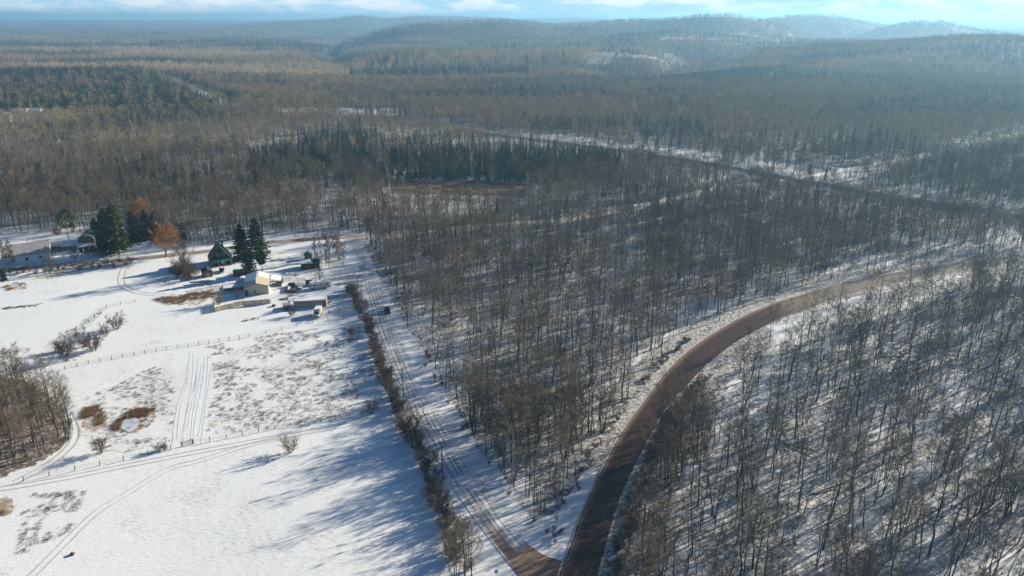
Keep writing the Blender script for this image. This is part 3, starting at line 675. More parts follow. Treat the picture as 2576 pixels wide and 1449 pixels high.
def density(P):
    x, y = P[:, 0], P[:, 1]; d = np.ones(len(P))
    for Q, v in OPENS: d[inpoly(x, y, Q)] = v
    d *= np.where(vnoise(x, y, 26, 12) > .8, .45, 1)
    return d
def anyin(x, y, Ps):
    r = np.zeros(len(x), bool)
    for Q in Ps: r |= inpoly(x, y, Q)
    return r
near = grid_pts(70, 560, 4.25, right=60)
near = near[clear_of(near)]
right = (polydist(near[:, 0], near[:, 1], RAc) < 1e9) & (near[:, 1] < 300)
dn = density(near)
# the wood right of the curved road is more open than the one between the roads
RWOOD = poly([(1510,1500),(1564,1256),(1618,1143),(1672,1036),(1795,907),(1919,826),(2133,743),(2337,695),(2700,640),(3400,700),(3400,2200),(1500,2200)])
inr = inpoly(near[:, 0], near[:, 1], RWOOD); dn = np.where(inr, dn * .78, dn * np.where(near[:, 1] < 300, .78, .95))
up_ = inr & (near[:, 1] > 165) & (polydist(near[:, 0], near[:, 1], W(RA_R)) < 9 + 10 * vnoise(near[:, 0], near[:, 1], 14, 77)); dn = np.where(up_, .10, dn)
near = near[rng.random(len(near)) < dn]
lw = rng.uniform(LEFTWOOD.min(0), LEFTWOOD.max(0), (700, 2)); lw = lw[inpoly(lw[:, 0], lw[:, 1], LEFTWOOD) & (lw[:, 0] > -170)][:70]; 
def infill(px, n):
    Q = poly(px); P = rng.uniform(Q.min(0), Q.max(0), (n * 6, 2)); P = P[inpoly(P[:, 0], P[:, 1], Q)]; return P[clear_of(P, -.6)][:n]
near = np.concatenate([near, lw, infill([(1150,1010),(1215,1140),(1262,1200),(1318,1290),(1350,1306),(1405,1292),(1475,1175),(1520,1090),(1400,1040)], 62),
                       infill([(1525,1449),(1570,1310),(1590,1250),(1625,1165),(1680,1070),(1760,1010),(1790,1100),(1740,1200),(1690,1300),(1660,1449)], 48)])
x, y = near[:, 0], near[:, 1]
isc = (anyin(x, y, CONIFER) & (rng.random(len(x)) < np.where(inpoly(x, y, CONIFER[3]), .28, .78))) | ((rng.random(len(x)) < .014) & (y > 380))
isb = ~isc & ((anyin(x, y, BIRCH) & (rng.random(len(x)) < .55)) | (rng.random(len(x)) < .035))
nb, nc, nbi = near[~isc & ~isb], near[isc], near[isb]
def zz(P): return H(P[:, 0], P[:, 1])
def P3(P, dz=0.0): return np.stack([P[:, 0], P[:, 1], zz(P) + dz], 1)
MAR = W([(985,478),(1100,482),(1180,486),(1325,486)])
def lowf(P):                         # cut-over strips on the near side of the highway and the lanes
    f = np.ones(len(P))
    for L, wd in ((RDw, 36), (REw, 14), (RFw, 10), (MAR, 40)):
        Lx = np.array(L)[np.argsort(np.array(L)[:, 0])]; yl = np.interp(P[:, 0], Lx[:, 0], Lx[:, 1], left=-1, right=-1)
        f = np.where((yl > P[:, 1]) & (polydist(P[:, 0], P[:, 1], L) < wd), np.minimum(f, .28 + .3 * vnoise(P[:, 0], P[:, 1], 30, 41)), f)
    return f[:, None]
def inview(P, mx=60, bottom=1449 + 190):
    u, v = proj(P[:, 0], P[:, 1], 0); return (u > -mx) & (u < 2576 + mx) & (v < bottom)
LW = LEFTWOOD
def zone_of(x, y):
    if inpoly([x], [y], LW)[0]: return 'in the dense wood left of the field', 'bare trees of the wood by the left field edge'
    if inpoly([x], [y], RWOOD)[0]: return 'in the wood right of the curved road', 'bare trees right of the curved road'
    return 'in the wood between the two roads', 'bare trees between the two roads'
def inst_bare(P, fam, name, cat, phrase_fn, n):
    dist = np.hypot(P[:, 0], P[:, 1]); vis = inview(P); order = np.argsort(np.where(vis, dist, 1e9))[:n]
    used = np.zeros(len(P), bool)
    for i in order:
        if not vis[i]: continue
        used[i] = True; k = rng.integers(len(fam)); f = fam[k]; zo, grp = zone_of(P[i, 0], P[i, 1])
        t = thing(name, phrase_fn(f, zo), cat, (P[i, 0], P[i, 1], Hs(P[i, 0], P[i, 1])), rng.uniform(0, 6.28), grp, rng.uniform(.65, 1.25) if 'right' in zo else rng.uniform(.6, 1.2), rng.normal() * .05, rng.normal() * .05)
        t.scale.x *= rng.uniform(.75, 1.2); t.scale.y *= rng.uniform(.75, 1.2); link('trunk', f[0], t); link('crown', f[1], t)
    return P[~used]
nb = inst_bare(nb, BARE, 'bare_tree', 'bare tree', lambda f, z: f'{f[3]} leafless tree with dark bark {z}', 300)
nbi2 = inst_bare(nbi, BIRCHES, 'birch_tree', 'birch tree', lambda f, z: f'pale barked leafless birch standing {z}', 24)

mid = grid_pts(560, 1250, 5.5, right=40); mid = mid[clear_of(mid)]; mid = mid[rng.random(len(mid)) < density(mid)]
x, y = mid[:, 0], mid[:, 1]
cpatch = vnoise(x, y, 110, 14) > .74
mc = (anyin(x, y, CONIFER) & (rng.random(len(x)) < np.where(inpoly(x, y, CONIFER[3]), .3, .8))) | (cpatch & (rng.random(len(x)) < .45)) | (rng.random(len(x)) < .03)
mbx = ~mc & ((anyin(x, y, BIRCH) & (rng.random(len(x)) < .5)) | (vnoise(x, y, 110, 15) > .72) & (rng.random(len(x)) < .5) | (rng.random(len(x)) < .05))
# far: even in angle and in log distance
N = 110000; ys = np.exp(rng.uniform(np.log(1250), np.log(11500), N)); xs = ys * rng.uniform(-.74, .74, N)
far = np.stack([xs, ys], 1); far = far[(polydist(xs, ys, CUTw) > 10) & (polydist(xs, ys, REw) > 12)]
uz, vz = proj(far[:, 0], far[:, 1], zz(far))
def pin(u, v, px): return inpoly(u, v, np.array(px, float))
rock = pin(uz, vz, [(1460,150),(1480,118),(1560,112),(1660,125),(1745,150),(1760,170),(1640,165),(1560,160),(1480,165)]) | pin(uz, vz, [(1640,95),(1720,84),(1860,82),(1960,84),(2012,95),(2010,135),(1960,130),(1850,105),(1700,104)]) | pin(uz, vz, [(2120,172),(2300,174),(2380,200),(2200,190)])
keep = np.where(rock & (vnoise(far[:, 0], far[:, 1], 45, 51) > .35), rng.random(len(far)) < .5, True); far = far[keep]; uz, vz = uz[keep], vz[keep]
for_con = [pin(uz, vz, q) for q in ([(0,190),(170,185),(330,180),(400,195),(470,220),(560,255),(640,262),(640,275),(400,290),(0,290)], [(400,188),(440,190),(600,245),(700,262),(640,275),(540,250)], [(880,190),(1020,175),(1200,172),(1330,180),(1330,200),(1000,208),(880,205)])]
fc = (for_con[0] | for_con[1] | for_con[2]) & (rng.random(len(far)) < .8); fc |= (vnoise(far[:, 0], far[:, 1] * .6, 300, 21) > .74) & (rng.random(len(far)) < .5); sl_ = H(far[:, 0], far[:, 1] + 25) - H(far[:, 0], far[:, 1] - 25); fc |= (sl_ > 6.5) & (rng.random(len(far)) < .38) & (vnoise(far[:, 0], far[:, 1], 200, 22) > .35); fc |= rng.random(len(far)) < .025  # conifers on camera-facing slopes also stand in for shade bands
def rs(n, a=.75, b=1.15): s = rng.uniform(a, b, n); w_ = s * rng.uniform(.78, 1.25, n); return np.stack([w_, w_, s], 1)
def rz(n): return rng.uniform(0, 6.28, n)
def fs(P): s = rng.uniform(.8, 1.2, len(P)); return np.stack([s * (1 + P[:, 1] / 9000), s * (1 + P[:, 1] / 9000), s], 1)
m_b, m_c, m_p = mid[~mc & ~mbx], mid[mc], mid[mbx]; f_b, f_c = far[~fc], far[fc]
def band(P, s_, sd): return vnoise(P[:, 0] * .42, P[:, 1], s_ * (1 + 0 * P[:, 0]), sd) * .65 + .35 * vnoise(P[:, 0] * .5, P[:, 1], s_ * .4, sd + 1)
bd, bp = band(f_b, 170, 81), band(f_b, 150, 91); isd = bd > .56; isp = ~isd & (bp > .6); f_d, f_p, f_b = f_b[isd], f_b[isp], f_b[~isd & ~isp]
bd, bp = band(m_b, 90, 83), band(m_b, 80, 93); isd = (bd > .6) & (rng.random(len(m_b)) < .75); isp = ~isd & (bp > .6) & (rng.random(len(m_b)) < .8); m_d, m_p2, m_b = m_b[isd], m_b[isp], m_b[~isd & ~isp]; m_p = np.concatenate([m_p, m_p2])
scatter('bare_woodland', [(C_NEAR, P3(nb), rz(len(nb)), rs(len(nb), .6, 1.15) * lowf(nb)), (C_BIRCH, P3(nbi2), rz(len(nbi2)), rs(len(nbi2), .75, 1.15) * lowf(nbi2)), (C_MID, P3(m_b), rz(len(m_b)), rs(len(m_b), .6, 1.15) * lowf(m_b)), (C_MIDBIRCH, P3(m_p), rz(len(m_p)), rs(len(m_p), .75, 1.15) * lowf(m_p)), (C_FAR, P3(f_b), rz(len(f_b)), fs(f_b)), (C_FARDARK, P3(f_d), rz(len(f_d)), fs(f_d) * .8), (C_FARPALE, P3(f_p), rz(len(f_p)), fs(f_p) * 1.1), (C_MIDDARK, P3(m_d), rz(len(m_d)), rs(len(m_d), .55, 1.05) * lowf(m_d))],
        dict(label='leafless brown and grey woodland covering the plain and the hills', category='woodland', kind='stuff'))
scatter('conifer_woodland', [(C_CON, P3(nc), rz(len(nc)), rs(len(nc), .5, .95) * lowf(nc)), (C_MIDCON, P3(m_c), rz(len(m_c)), rs(len(m_c), .5, 1.0) * lowf(m_c)), (C_FARCON, P3(f_c), rz(len(f_c)), fs(f_c))],
        dict(label='dark evergreen stands among the leafless woodland', category='woodland', kind='stuff'))
sap = grid_pts(80, 420, 4.6, .5); sap = sap[clear_of(sap, -2.5)]; sap = sap[rng.random(len(sap)) < .78]
scatter('undergrowth', [(C_SAP, P3(sap), rz(len(sap)), rs(len(sap), .6, 1.25))], dict(label='thin bare saplings and brush under the trees', category='undergrowth', kind='stuff'))
# dead grass standing out of the snow
def fillpoly(px, n):
    Q = poly(px); lo, hi = Q.min(0), Q.max(0); P = rng.uniform(lo, hi, (n * 3, 2)); P = P[inpoly(P[:, 0], P[:, 1], Q)][:n]
    return P[vnoise(P[:, 0], P[:, 1], 5, 30) > .38]
tf = np.concatenate([fillpoly([(520,870),(700,838),(900,820),(935,900),(975,1000),(940,1040),(700,1085),(560,1100),(512,1075),(545,980)], 2600), fillpoly([(220,1000),(440,900),(435,1110),(300,1145),(200,1120)], 700),
                     fillpoly([(62,1245),(215,1235),(190,1330),(40,1400)], 260), fillpoly([(0,655),(330,655),(330,676),(0,712)], 500), fillpoly([(0,860),(90,880),(270,772),(170,880),(100,930)], 400)])
rf = np.concatenate([fillpoly([(206,1028),(245,1024),(272,1050),(235,1093),(205,1080)], 120), fillpoly([(283,1070),(340,1030),(388,1030),(370,1050),(350,1050),(310,1056),(300,1080),(290,1090)], 160), fillpoly([(-60,1250),(30,1252),(45,1275),(20,1298),(-60,1300)], 120),
                     fillpoly([(386,752),(540,727),(538,745),(420,768)], 240), fillpoly([(7,722),(70,712),(20,734)], 60), fillpoly([(100,1000),(188,1070),(140,1140)], 90), fillpoly([(980,459),(1180,457),(1328,465),(1328,486),(985,480)], 3000)])
scatter('dry_grass', [(C_TUFT, P3(tf), rz(len(tf)), rs(len(tf), .5, 1.2)), (C_RUST, P3(rf), rz(len(rf)), rs(len(rf), .6, 1.2))], dict(label='dry tan and rusty grass standing out of the snow', category='grass', kind='stuff'))
#@@OBJECTS@@
# ------------------------------------------------------------------ buildings and other things of the farmyards
def site(name, label, cat, px, ang, w=0.0, d=0.0, group=None, dz=0.0):   # origin = middle of the footprint, px = its front left corner
    x, y = G(*px); c, s = math.cos(ang), math.sin(ang); x += w / 2 * c - d / 2 * s; y += w / 2 * s + d / 2 * c
    return thing(name, label, cat, (x, y, Hs(x, y) + dz), ang, group)
def roofs(name, m, t, w, d, eave, ridge, over=.4, th=.12, lift=0.0, part=(0, 1, 0, 1), alongx=False):
    b = MB(); sl = (ridge - eave) / (w / 2)
    for sx in (-1, 1):
        if sx == -1 and part[0] > 0 and part[1] == 2: continue
        y0, y1 = -d / 2 - over + (d + 2 * over) * part[2], -d / 2 - over + (d + 2 * over) * part[3]
        pts = [(0, y0, ridge + lift), (sx * (w / 2 + over), y0, eave - sl * over + lift), (sx * (w / 2 + over), y1, eave - sl * over + lift), (0, y1, ridge + lift)]
        if alongx: pts = [(-p[1], p[0], p[2]) for p in pts]
        b.slab(pts, th)
    return b.build(name, m, t)
def walls(t, m, w, d, eave, ridge, alongx=False):
    b = MB().prism([(-w / 2, -.4), (w / 2, -.4), (w / 2, eave), (0, ridge - .03), (-w / 2, eave)], -d / 2, d / 2)
    if alongx: b.V = [(-y, x, z) for x, y, z in b.V]
    return b.build('wall', m, t)
def window(t, x, y, z, w, h, m='glass', fm='white_wall', face='front'):
    f = MB(); g = MB(); dx, dy = (1, 0) if face == 'front' else (0, 1)
    def bx(b, cx, cz, sx, sz, dep): b.box(x + (cx if dx else 0), y + (cx if dy else 0), z + cz, sx if dx else dep, dep if dx else sx, sz)
    bx(f, 0, -.08, w + .16, .08, .10); bx(f, 0, h, w + .16, .08, .10); bx(f, -w / 2 - .04, 0, .08, h, .10); bx(f, w / 2 + .04, 0, .08, h, .10)
    fo = f.build('window', fm, t); bx(g, 0, 0, w, h, .05); g.build('pane', m, fo); return fo

# tan metal barn
a = yaw((616, 743), (675, 738)) ; w, d = 8.8, 15.0
t = site('metal_barn', 'large tan metal barn with a half snow covered roof behind the board fence', 'barn', (616, 743), a, w, d)
walls(t, 'grey_tan_wall', w, d, 3.3, 4.7)
rf = roofs('roof', 'tan_metal', t, w, d, 3.3, 4.7, .35)
b = MB(); sl = 1.4 / 4.4
b.slab([(-4.75, -1.0, 3.19 + .13), (-.05, -4.5, 4.7 + .13), (-.05, 7.8, 4.7 + .13), (-4.75, 7.8, 3.19 + .13)], .08)
b.slab([(.5, 1.2, 4.55 + .13), (4.2, .6, 3.36 + .13), (4.2, 6.6, 3.36 + .13), (.5, 6.9, 4.55 + .13)], .08)
b.build('roof_snow', 'snow', t)
b = MB().box(-3.7, -d / 2 - .05, 0, .9, .08, 2.3); b.build('door', 'dark_wall', t)
b = MB().box(-.6, -d / 2 - .05, .9, .7, .08, .9); b.build('window', 'glass', t)
b = MB()
for sx in (-1, 1): b.slab([(0, -d / 2 - .42, 4.66), (sx * 4.78, -d / 2 - .42, 3.14), (sx * 4.78, -d / 2 - .36, 3.14), (0, -d / 2 - .36, 4.66)], .2)
b.build('gable_trim', 'dark_wall', t)
b = MB().slab([(4.85, -1.0, 3.0), (9.0, -.4, 2.2), (9.0, 7.2, 2.2), (4.85, 7.2, 3.0)], .1); lt = b.build('lean_to_roof', 'barn_roof', t)
b = MB().slab([(5.1, .6, 3.05), (8.8, .8, 2.33), (8.8, 7.0, 2.33), (5.1, 7.0, 3.05)], .09); b.build('roof_snow', 'snow', lt)
b = MB().box(6.9, 7.0, -.3, 4.0, .15, 2.4).box(8.9, 3.4, -.3, .15, 7.2, 1.2); b.build('lean_to_wall', 'grey_tan_wall', t)
for yy in (-.3, 2.2, 4.7): MB().box(8.85, yy, -.3, .16, .16, 2.5).build('post', 'post', t)
# low snow roofed shed at the barn's left
t = site('open_shed', 'long low shed with snow on its roof against the left wall of the barn', 'shed', (562, 735), a + .08, 12.5, 3.2)
MB().box(0, 1.5, -.3, 12.4, .15, 2.0).box(6.1, 0, -.3, .15, 3.0, 1.9).build('wall', 'blue_grey_wall', t)
MB().slab([(-6.3, -1.7, 1.55), (6.3, -1.7, 1.75), (6.3, 1.8, 2.05), (-6.3, 1.8, 1.85)], .1).build('roof', 'steel', t)
MB().slab([(-6.2, -1.6, 1.67), (6.2, -1.6, 1.87), (6.2, 1.7, 2.17), (-6.2, 1.7, 1.97)], .1).build('roof_snow', 'snow', t)
for xx in (-6.0, -3.0, 0, 3.0): MB().box(xx, -1.5, -.3, .14, .14, 1.85).build('post', 'post', t)
t = site('tent_shelter', 'rounded white fabric shelter beside the left side of the barn', 'shelter', (592, 721), a, 5.2, 6.0)
prof = [(-2.6, -.2)] + [(2.6 * -math.cos(k * math.pi / 10), .7 + 1.9 * math.sin(k * math.pi / 10)) for k in range(11)] + [(2.6, -.2)]
MB().prism(prof, -3, 3).build('fabric_cover', 'tarp', t)
MB().box(-2.66, 0, 0, .1, 5.8, .8).build('base_rail', 'dark_steel', t)
# board fence
def plank_fence(name, label, A, B, h, group=None):
    L = math.dist(A, B); ang = math.atan2(B[1] - A[1], B[0] - A[0]); t = thing(name, label, 'fence', (A[0], A[1], Hs(*A)), ang, group)
    n = int(L / .42); b = MB()
    for k in range(n): b.box(.2 + k * L / n, rnd.uniform(-.03, .03), -.3, .36, .05, h + .3 + rnd.uniform(-.15, .12))
    b.build('board_panel', 'board', t); MB().box(L / 2, .09, h * .7, L, .06, .12).box(L / 2, .09, h * .2, L, .06, .12).build('rail', 'post', t)
    for k in range(int(L / 2.6) + 1): MB().box(k * 2.6, .17, -.3, .12, .12, h + .25).build('post', 'post', t)
    return t
plank_fence('board_fence', 'lower part of the weathered board fence ending at the shrub left of the barn', G(541, 784), G(614, 766), 1.9)
plank_fence('board_fence', 'taller grey board fence right in front of the barn gable', G(612, 769), G(681, 763), 2.0)
plank_fence('board_fence', 'short return of board fence facing the snowy field corner', G(541, 784), G(538, 766), 1.6)
# long trailer shed
a = math.radians(8)
t = site('long_shed', 'long beige shed with a flat snow covered roof beside the box truck', 'shed', (739, 775), a, 11.8, 4.2)
MB().box(0, 0, -.3, 11.6, 4.0, 2.75).build('wall', 'beige_wall', t)
r_ = MB().box(0, 0, 2.47, 12.0, 4.4, .14).build('roof', 'barn_roof', t); MB().box(0, 0, 2.63, 11.6, 4.1, .12).build('roof_snow', 'snow', r_)
MB().box(0, -2.24, 1.9, 11.7, .06, .1).build('eave_board', 'dark_wall', t)
for xx in (-3.4, .4, 3.9): MB().box(xx, -2.03, -.1, .1, .08, 2.5).build('seam', 'dark_wall', t)
MB().box(5.0, -2.03, 0, .9, .08, 1.9).build('door', 'brown_wall', t)

def wheel(t, x, y, r=.36, wd=.24):
    o = MB().tube((x, y - wd / 2, r), (x, y + wd / 2, r), r, n=14).build('wheel', 'tyre', t)
    MB().tube((x, y - wd / 2 - .012, r), (x, y + wd / 2 + .012, r), r * .55, n=10).build('rim', 'steel', o); return o
# vehicles: built along local x (front = +x)
def suv(px, ang, label, paint='car_black', group=None):
    x, y = G(*px); t = thing('parked_car', label, 'car', (x, y, Hs(x, y) + .08), ang, group)
    p = [(-2.35, .35), (-2.4, .8), (-2.3, 1.02), (1.15, 1.05), (2.2, .92), (2.38, .6), (2.3, .35)]
    MB().prism(p, -.95, .95).build('body', paint, t, bevel=.05)
    q = [(-2.2, 1.03), (-1.95, 1.62), (-1.6, 1.72), (.1, 1.7), (.45, 1.6), (1.2, 1.03)]
    MB().prism(q, -.82, .82).build('cabin', paint, t, bevel=.04)
    MB().add([(1.17, -.74, 1.09), (1.17, .74, 1.09), (.53, .68, 1.57), (.53, -.68, 1.57)], [(0, 1, 2, 3)]).build('windscreen', 'glass', t)
    MB().add([(-2.22, -.72, 1.1), (-2.22, .72, 1.1), (-2.03, .68, 1.55), (-2.03, -.68, 1.55)], [(3, 2, 1, 0)]).build('rear_window', 'glass', t)
    for s in (-1, 1):
        MB().box(-1.3, s * .83, 1.12, 1.1, .03, .42).box(-.05, s * .83, 1.12, 1.0, .03, .42).build('side_window', 'glass', t)
        MB().box(2.3, s * .68, .72, .14, .36, .16).build('headlight', 'steel', t)
        MB().box(-2.38, s * .78, .75, .1, .2, .3).build('tail_light', 'red', t)
        for xx in (-1.45, 1.45): wheel(t, xx, s * .86)
    MB().box(-.8, 0, 1.71, 1.8, 1.3, .04).build('roof_snow' if group else 'roof_rack', 'snow' if group else 'dark_steel', t)
    return t
a = yaw((983, 800), (962, 745)) + math.pi
suv((975, 787), a, 'dark car standing on the snowy road between the hedge and the wood')
def pickup(px, ang, label, paint='dark_steel'):
    x, y = G(*px); t = thing('pickup_truck', label, 'pickup', (x, y, Hs(x, y)), ang)
    MB().prism([(-2.7, .45), (-2.7, .75), (2.5, .75), (2.6, .45)], -.95, .95).build('body', paint, t, bevel=.03)
    MB().prism([(.95, .75), (.95, 1.08), (2.4, 1.0), (2.55, .75)], -.92, .92).build('hood', paint, t, bevel=.04)
    MB().prism([(-.9, .75), (-.85, 1.7), (.3, 1.72), (.98, 1.08), (.98, .75)], -.86, .86).build('cab', paint, t, bevel=.04)
    MB().add([(.97, -.72, 1.12), (.97, .72, 1.12), (.4, .68, 1.62), (.4, -.68, 1.62)], [(0, 1, 2, 3)]).build('windscreen', 'glass', t)
    MB().box(-1.8, .88, .75, 1.8, .08, .45).box(-1.8, -.88, .75, 1.8, .08, .45).box(-2.66, 0, .75, .08, 1.8, .45).build('cargo_bed', paint, t)
    MB().box(-1.8, 0, .8, 1.7, 1.6, .18).build('bed_snow', 'snow', t)
    MB().box(2.58, 0, .55, .06, 1.3, .3).build('grille', 'steel', t)
    for s in (-1, 1):
        MB().box(-.1, s * .87, 1.15, .8, .03, .42).build('side_window', 'glass', t)
        for xx in (-1.7, 1.6): wheel(t, xx, s * .84, .4)
pickup((705, 714), math.radians(-83), 'dark pickup truck parked nose out right of the barn lean-to')
x, y = G(558, 684)
t = suv((558, 684), math.radians(-75), 'dark car with a snowy roof parked in front of the green roofed house', 'car_black', 'cars at the green roofed house'); del t['group']
# white motorhome
a = yaw((777, 731), (829, 725))
t = site('motorhome', 'white motorhome with blue lower stripe parked left of the hedge', 'motorhome', (777, 731), a, 8.4, 2.5)
MB().prism([(-4.2, .45), (-4.25, 1.2), (-3.9, 2.2), (-3.6, 2.95), (3.9, 2.98), (4.15, 2.8), (4.2, .45)], -1.2, 1.2).build('body', 'white_wall', t, bevel=.05)
MB().box(0, -1.22, .62, 8.0, .03, .22).box(.5, -1.22, 1.02, 6.8, .03, .1).build('stripe', 'stripe_blue', t)
for xx, ww in ((-3.45, .8), (-1.9, 1.3), (-.5, .5), (1.7, .5), (2.9, .9)): MB().box(xx, -1.22, 1.5, ww, .04, .72).build('window', 'glass', t)
MB().box(.6, -1.22, .6, .65, .05, 1.85).build('door', 'grey_tan_wall', t)
MB().add([(-4.24, -1.0, 1.3), (-4.24, 1.0, 1.3), (-3.88, 1.0, 2.35), (-3.88, -1.0, 2.35)], [(3, 2, 1, 0)]).build('windscreen', 'glass', t)
MB().box(-1.2, 0, 2.98, .9, .7, .25).box(1.9, .2, 2.98, .7, .6, .22).build('roof_unit', 'steel', t)
MB().box(.3, 0, 2.97, 7.2, 2.2, .06).build('roof_snow', 'snow', t)
for s in (-1, 1):
    for xx in (-2.6, 2.0): wheel(t, xx, s * 1.08, .42)
t = site('box_trailer', 'tall dark enclosed trailer standing behind the left end of the motorhome', 'trailer', (770, 722), a, 2.6, 3.0)
MB().box(0, 0, .4, 2.4, 2.9, 2.4).build('body', 'dark_steel', t, bevel=.05); MB().box(0, 0, 2.82, 2.3, 2.8, .08).build('roof_snow', 'snow', t)
for s in (-1, 1): wheel(t, .2, s * 1.3, .35)
x, y = G(755, 727); t = thing('utility_trailer', 'small low flatbed trailer with snow on it left of the motorhome', 'trailer', (x, y, Hs(x, y)), a)
MB().box(0, 0, .45, 2.6, 1.5, .12).build('deck', 'dark_steel', t); MB().box(.2, 0, .58, 1.9, 1.3, .2).build('snow_load', 'snow', t); MB().tube((-1.3, 0, .45), (-2.6, 0, .4), .05).build('drawbar', 'dark_steel', t)
for s in (-1, 1): wheel(t, .2, s * .85, .32, .18)
# box truck facing the field
x, y = G(800, 794); t = thing('box_truck', 'old beige box truck facing the field below the long shed', 'truck', (x, y, Hs(x, y)), math.radians(-88))
MB().box(-.7, 0, .75, 4.0, 2.2, 2.1).build('cargo_box', 'beige_wall', t, bevel=.05); MB().box(-.7, 0, 2.86, 3.8, 2.0, .06).build('roof_snow', 'snow', t)
MB().prism([(1.3, .5), (1.3, 2.3), (1.75, 2.25), (2.15, 1.45), (2.95, 1.25), (3.05, .5)], -1.0, 1.0).build('cab', 'white_wall', t, bevel=.05)
MB().add([(2.18, -.8, 1.48), (2.18, .8, 1.48), (1.82, .75, 2.14), (1.82, -.75, 2.14)], [(0, 1, 2, 3)]).build('windscreen', 'glass', t)
MB().box(3.05, 0, .6, .06, 1.5, .45).build('grille', 'dark_steel', t); MB().box(3.1, 0, .4, .12, 2.0, .18).build('bumper', 'steel', t)
for s in (-1, 1):
    for xx in (-1.8, 2.2): wheel(t, xx, s * .95, .42)
# green roofed house with steep roof
a = math.radians(24)
t = site('farmhouse', 'dark house with a steep green metal roof and a green roofed porch', 'house', (531, 670), a, 8.4, 8.5)
walls(t, 'dark_wall', 8.4, 8.5, 2.9, 8.2); roofs('roof', 'dark_green_roof', t, 8.4, 8.5, 2.9, 8.2, .6, .14)
MB().slab([(-3.9, -6.3, 2.2), (4.2, -6.3, 2.2), (4.2, -4.3, 2.95), (-3.9, -4.3, 2.95)], .1).build('porch_roof', 'green_trim', t)
for xx in (-3.7, -1.1, 1.5, 4.0): MB().box(xx, -6.1, -.2, .14, .14, 2.4).build('porch_post', 'white_wall', t)
MB().box(0, -5.3, -.2, 8.2, 2.0, .45).build('porch_deck', 'brown_wall', t)
for xx in (-1.0, 1.2): window(t, xx, -4.28, 4.2, .8, 1.1)
window(t, -2.4, -4.28, 1.1, 1.0, 1.0); MB().box(.6, -4.28, .2, .95, .06, 2.0).build('door', 'white_wall', t)
MB().box(1.6, 1.6, 6.2, .6, .6, 2.6).build('chimney', 'brown_wall', t)
b = MB().slab([(.2, -4.95, 8.12), (4.85, -4.95, 2.2), (4.85, -4.85, 2.2), (.2, -4.85, 8.12)], .22); b.build('roof_trim', 'steel', t)
# sheds around it
t = site('tool_shed', 'dark gabled shed left of the boat below the green roofed house', 'shed', (512, 699), math.radians(30), 3.6, 4.5)
walls(t, 'brown_wall', 3.6, 4.5, 2.2, 3.4); roofs('roof', 'dark_wall', t, 3.6, 4.5, 2.2, 3.4, .25); MB().box(0, -2.28, 0, 1.2, .06, 1.9).build('door', 'board', t)
t = site('storage_shed', 'small dark green flat roofed shed left of the spruces', 'shed', (587, 696), math.radians(12), 3.8, 2.6)
MB().box(0, 0, -.2, 3.7, 2.5, 2.3).build('wall', 'dark_green_roof', t); MB().slab([(-2, -1.45, 2.12), (2, -1.45, 2.12), (2, 1.45, 2.3), (-2, 1.45, 2.3)], .08).build('roof', 'green_trim', t); MB().box(.7, -1.28, 0, .9, .06, 1.8).build('door', 'dark_wall', t)
x, y = G(505, 712); t = thing('canoe_rack', 'long snow covered boat lying on trestles below the dark gabled shed', 'boat', (x, y, Hs(x, y)), math.radians(12))
n = 12; b = MB(); V = []
for k in range(n + 1):
    f = k / n * 2 - 1; ww = .75 * math.sqrt(max(0, 1 - f * f)) + .04
    V += [(f * 4.3, -ww, .95), (f * 4.3, -ww * .6, .5), (f * 4.3, ww * .6, .5), (f * 4.3, ww, .95)]
b.add(V, [(k * 4 + j, k * 4 + j + 1, k * 4 + j + 5, k * 4 + j + 4) for k in range(n) for j in range(3)]).add(V, [(k * 4, k * 4 + 4, k * 4 + 7, k * 4 + 3) for k in range(n)])
b.build('hull', 'blue_grey_wall', t); MB().box(0, 0, .97, 6.4, 1.0, .14).build('snow_cover', 'snow', t)
for xx in (-2.4, 2.4): MB().box(xx, 0, -.1, .12, 1.4, .6).build('trestle', 'post', t)
t.name = 'boat'
a = math.radians(16)
t = site('timber_shed', 'dark timber shed with a snowy roof among bare trees near the road', 'shed', (758, 678), a, 7.6, 4.6)
walls(t, 'dark_wall', 4.6, 7.6, 2.5, 3.7, True); roofs('roof', 'dark_green_roof', t, 4.6, 7.6, 2.5, 3.7, .3, .12, 0, (0, 1, 0, 1), True)
MB().slab([(-4.0, -.1, 3.8), (-4.0, -2.5, 2.55), (1.0, -2.5, 2.55), (.2, -.1, 3.8)], .1).build('roof_snow', 'snow', t)
MB().box(-1.2, -2.33, 0, 2.2, .06, 2.0).build('door', 'brown_wall', t)
t = site('play_house', 'tiny green roofed hut behind the dark timber shed', 'hut', (767, 653), a, 3.0, 2.6, dz=.2)
walls(t, 'brown_wall', 3.0, 2.6, 1.9, 3.1); roofs('roof', 'green_trim', t, 3.0, 2.6, 1.9, 3.1, .4); MB().box(0, -1.33, .2, .7, .06, 1.3).build('door', 'board', t)
t.name = 'garden_hut'
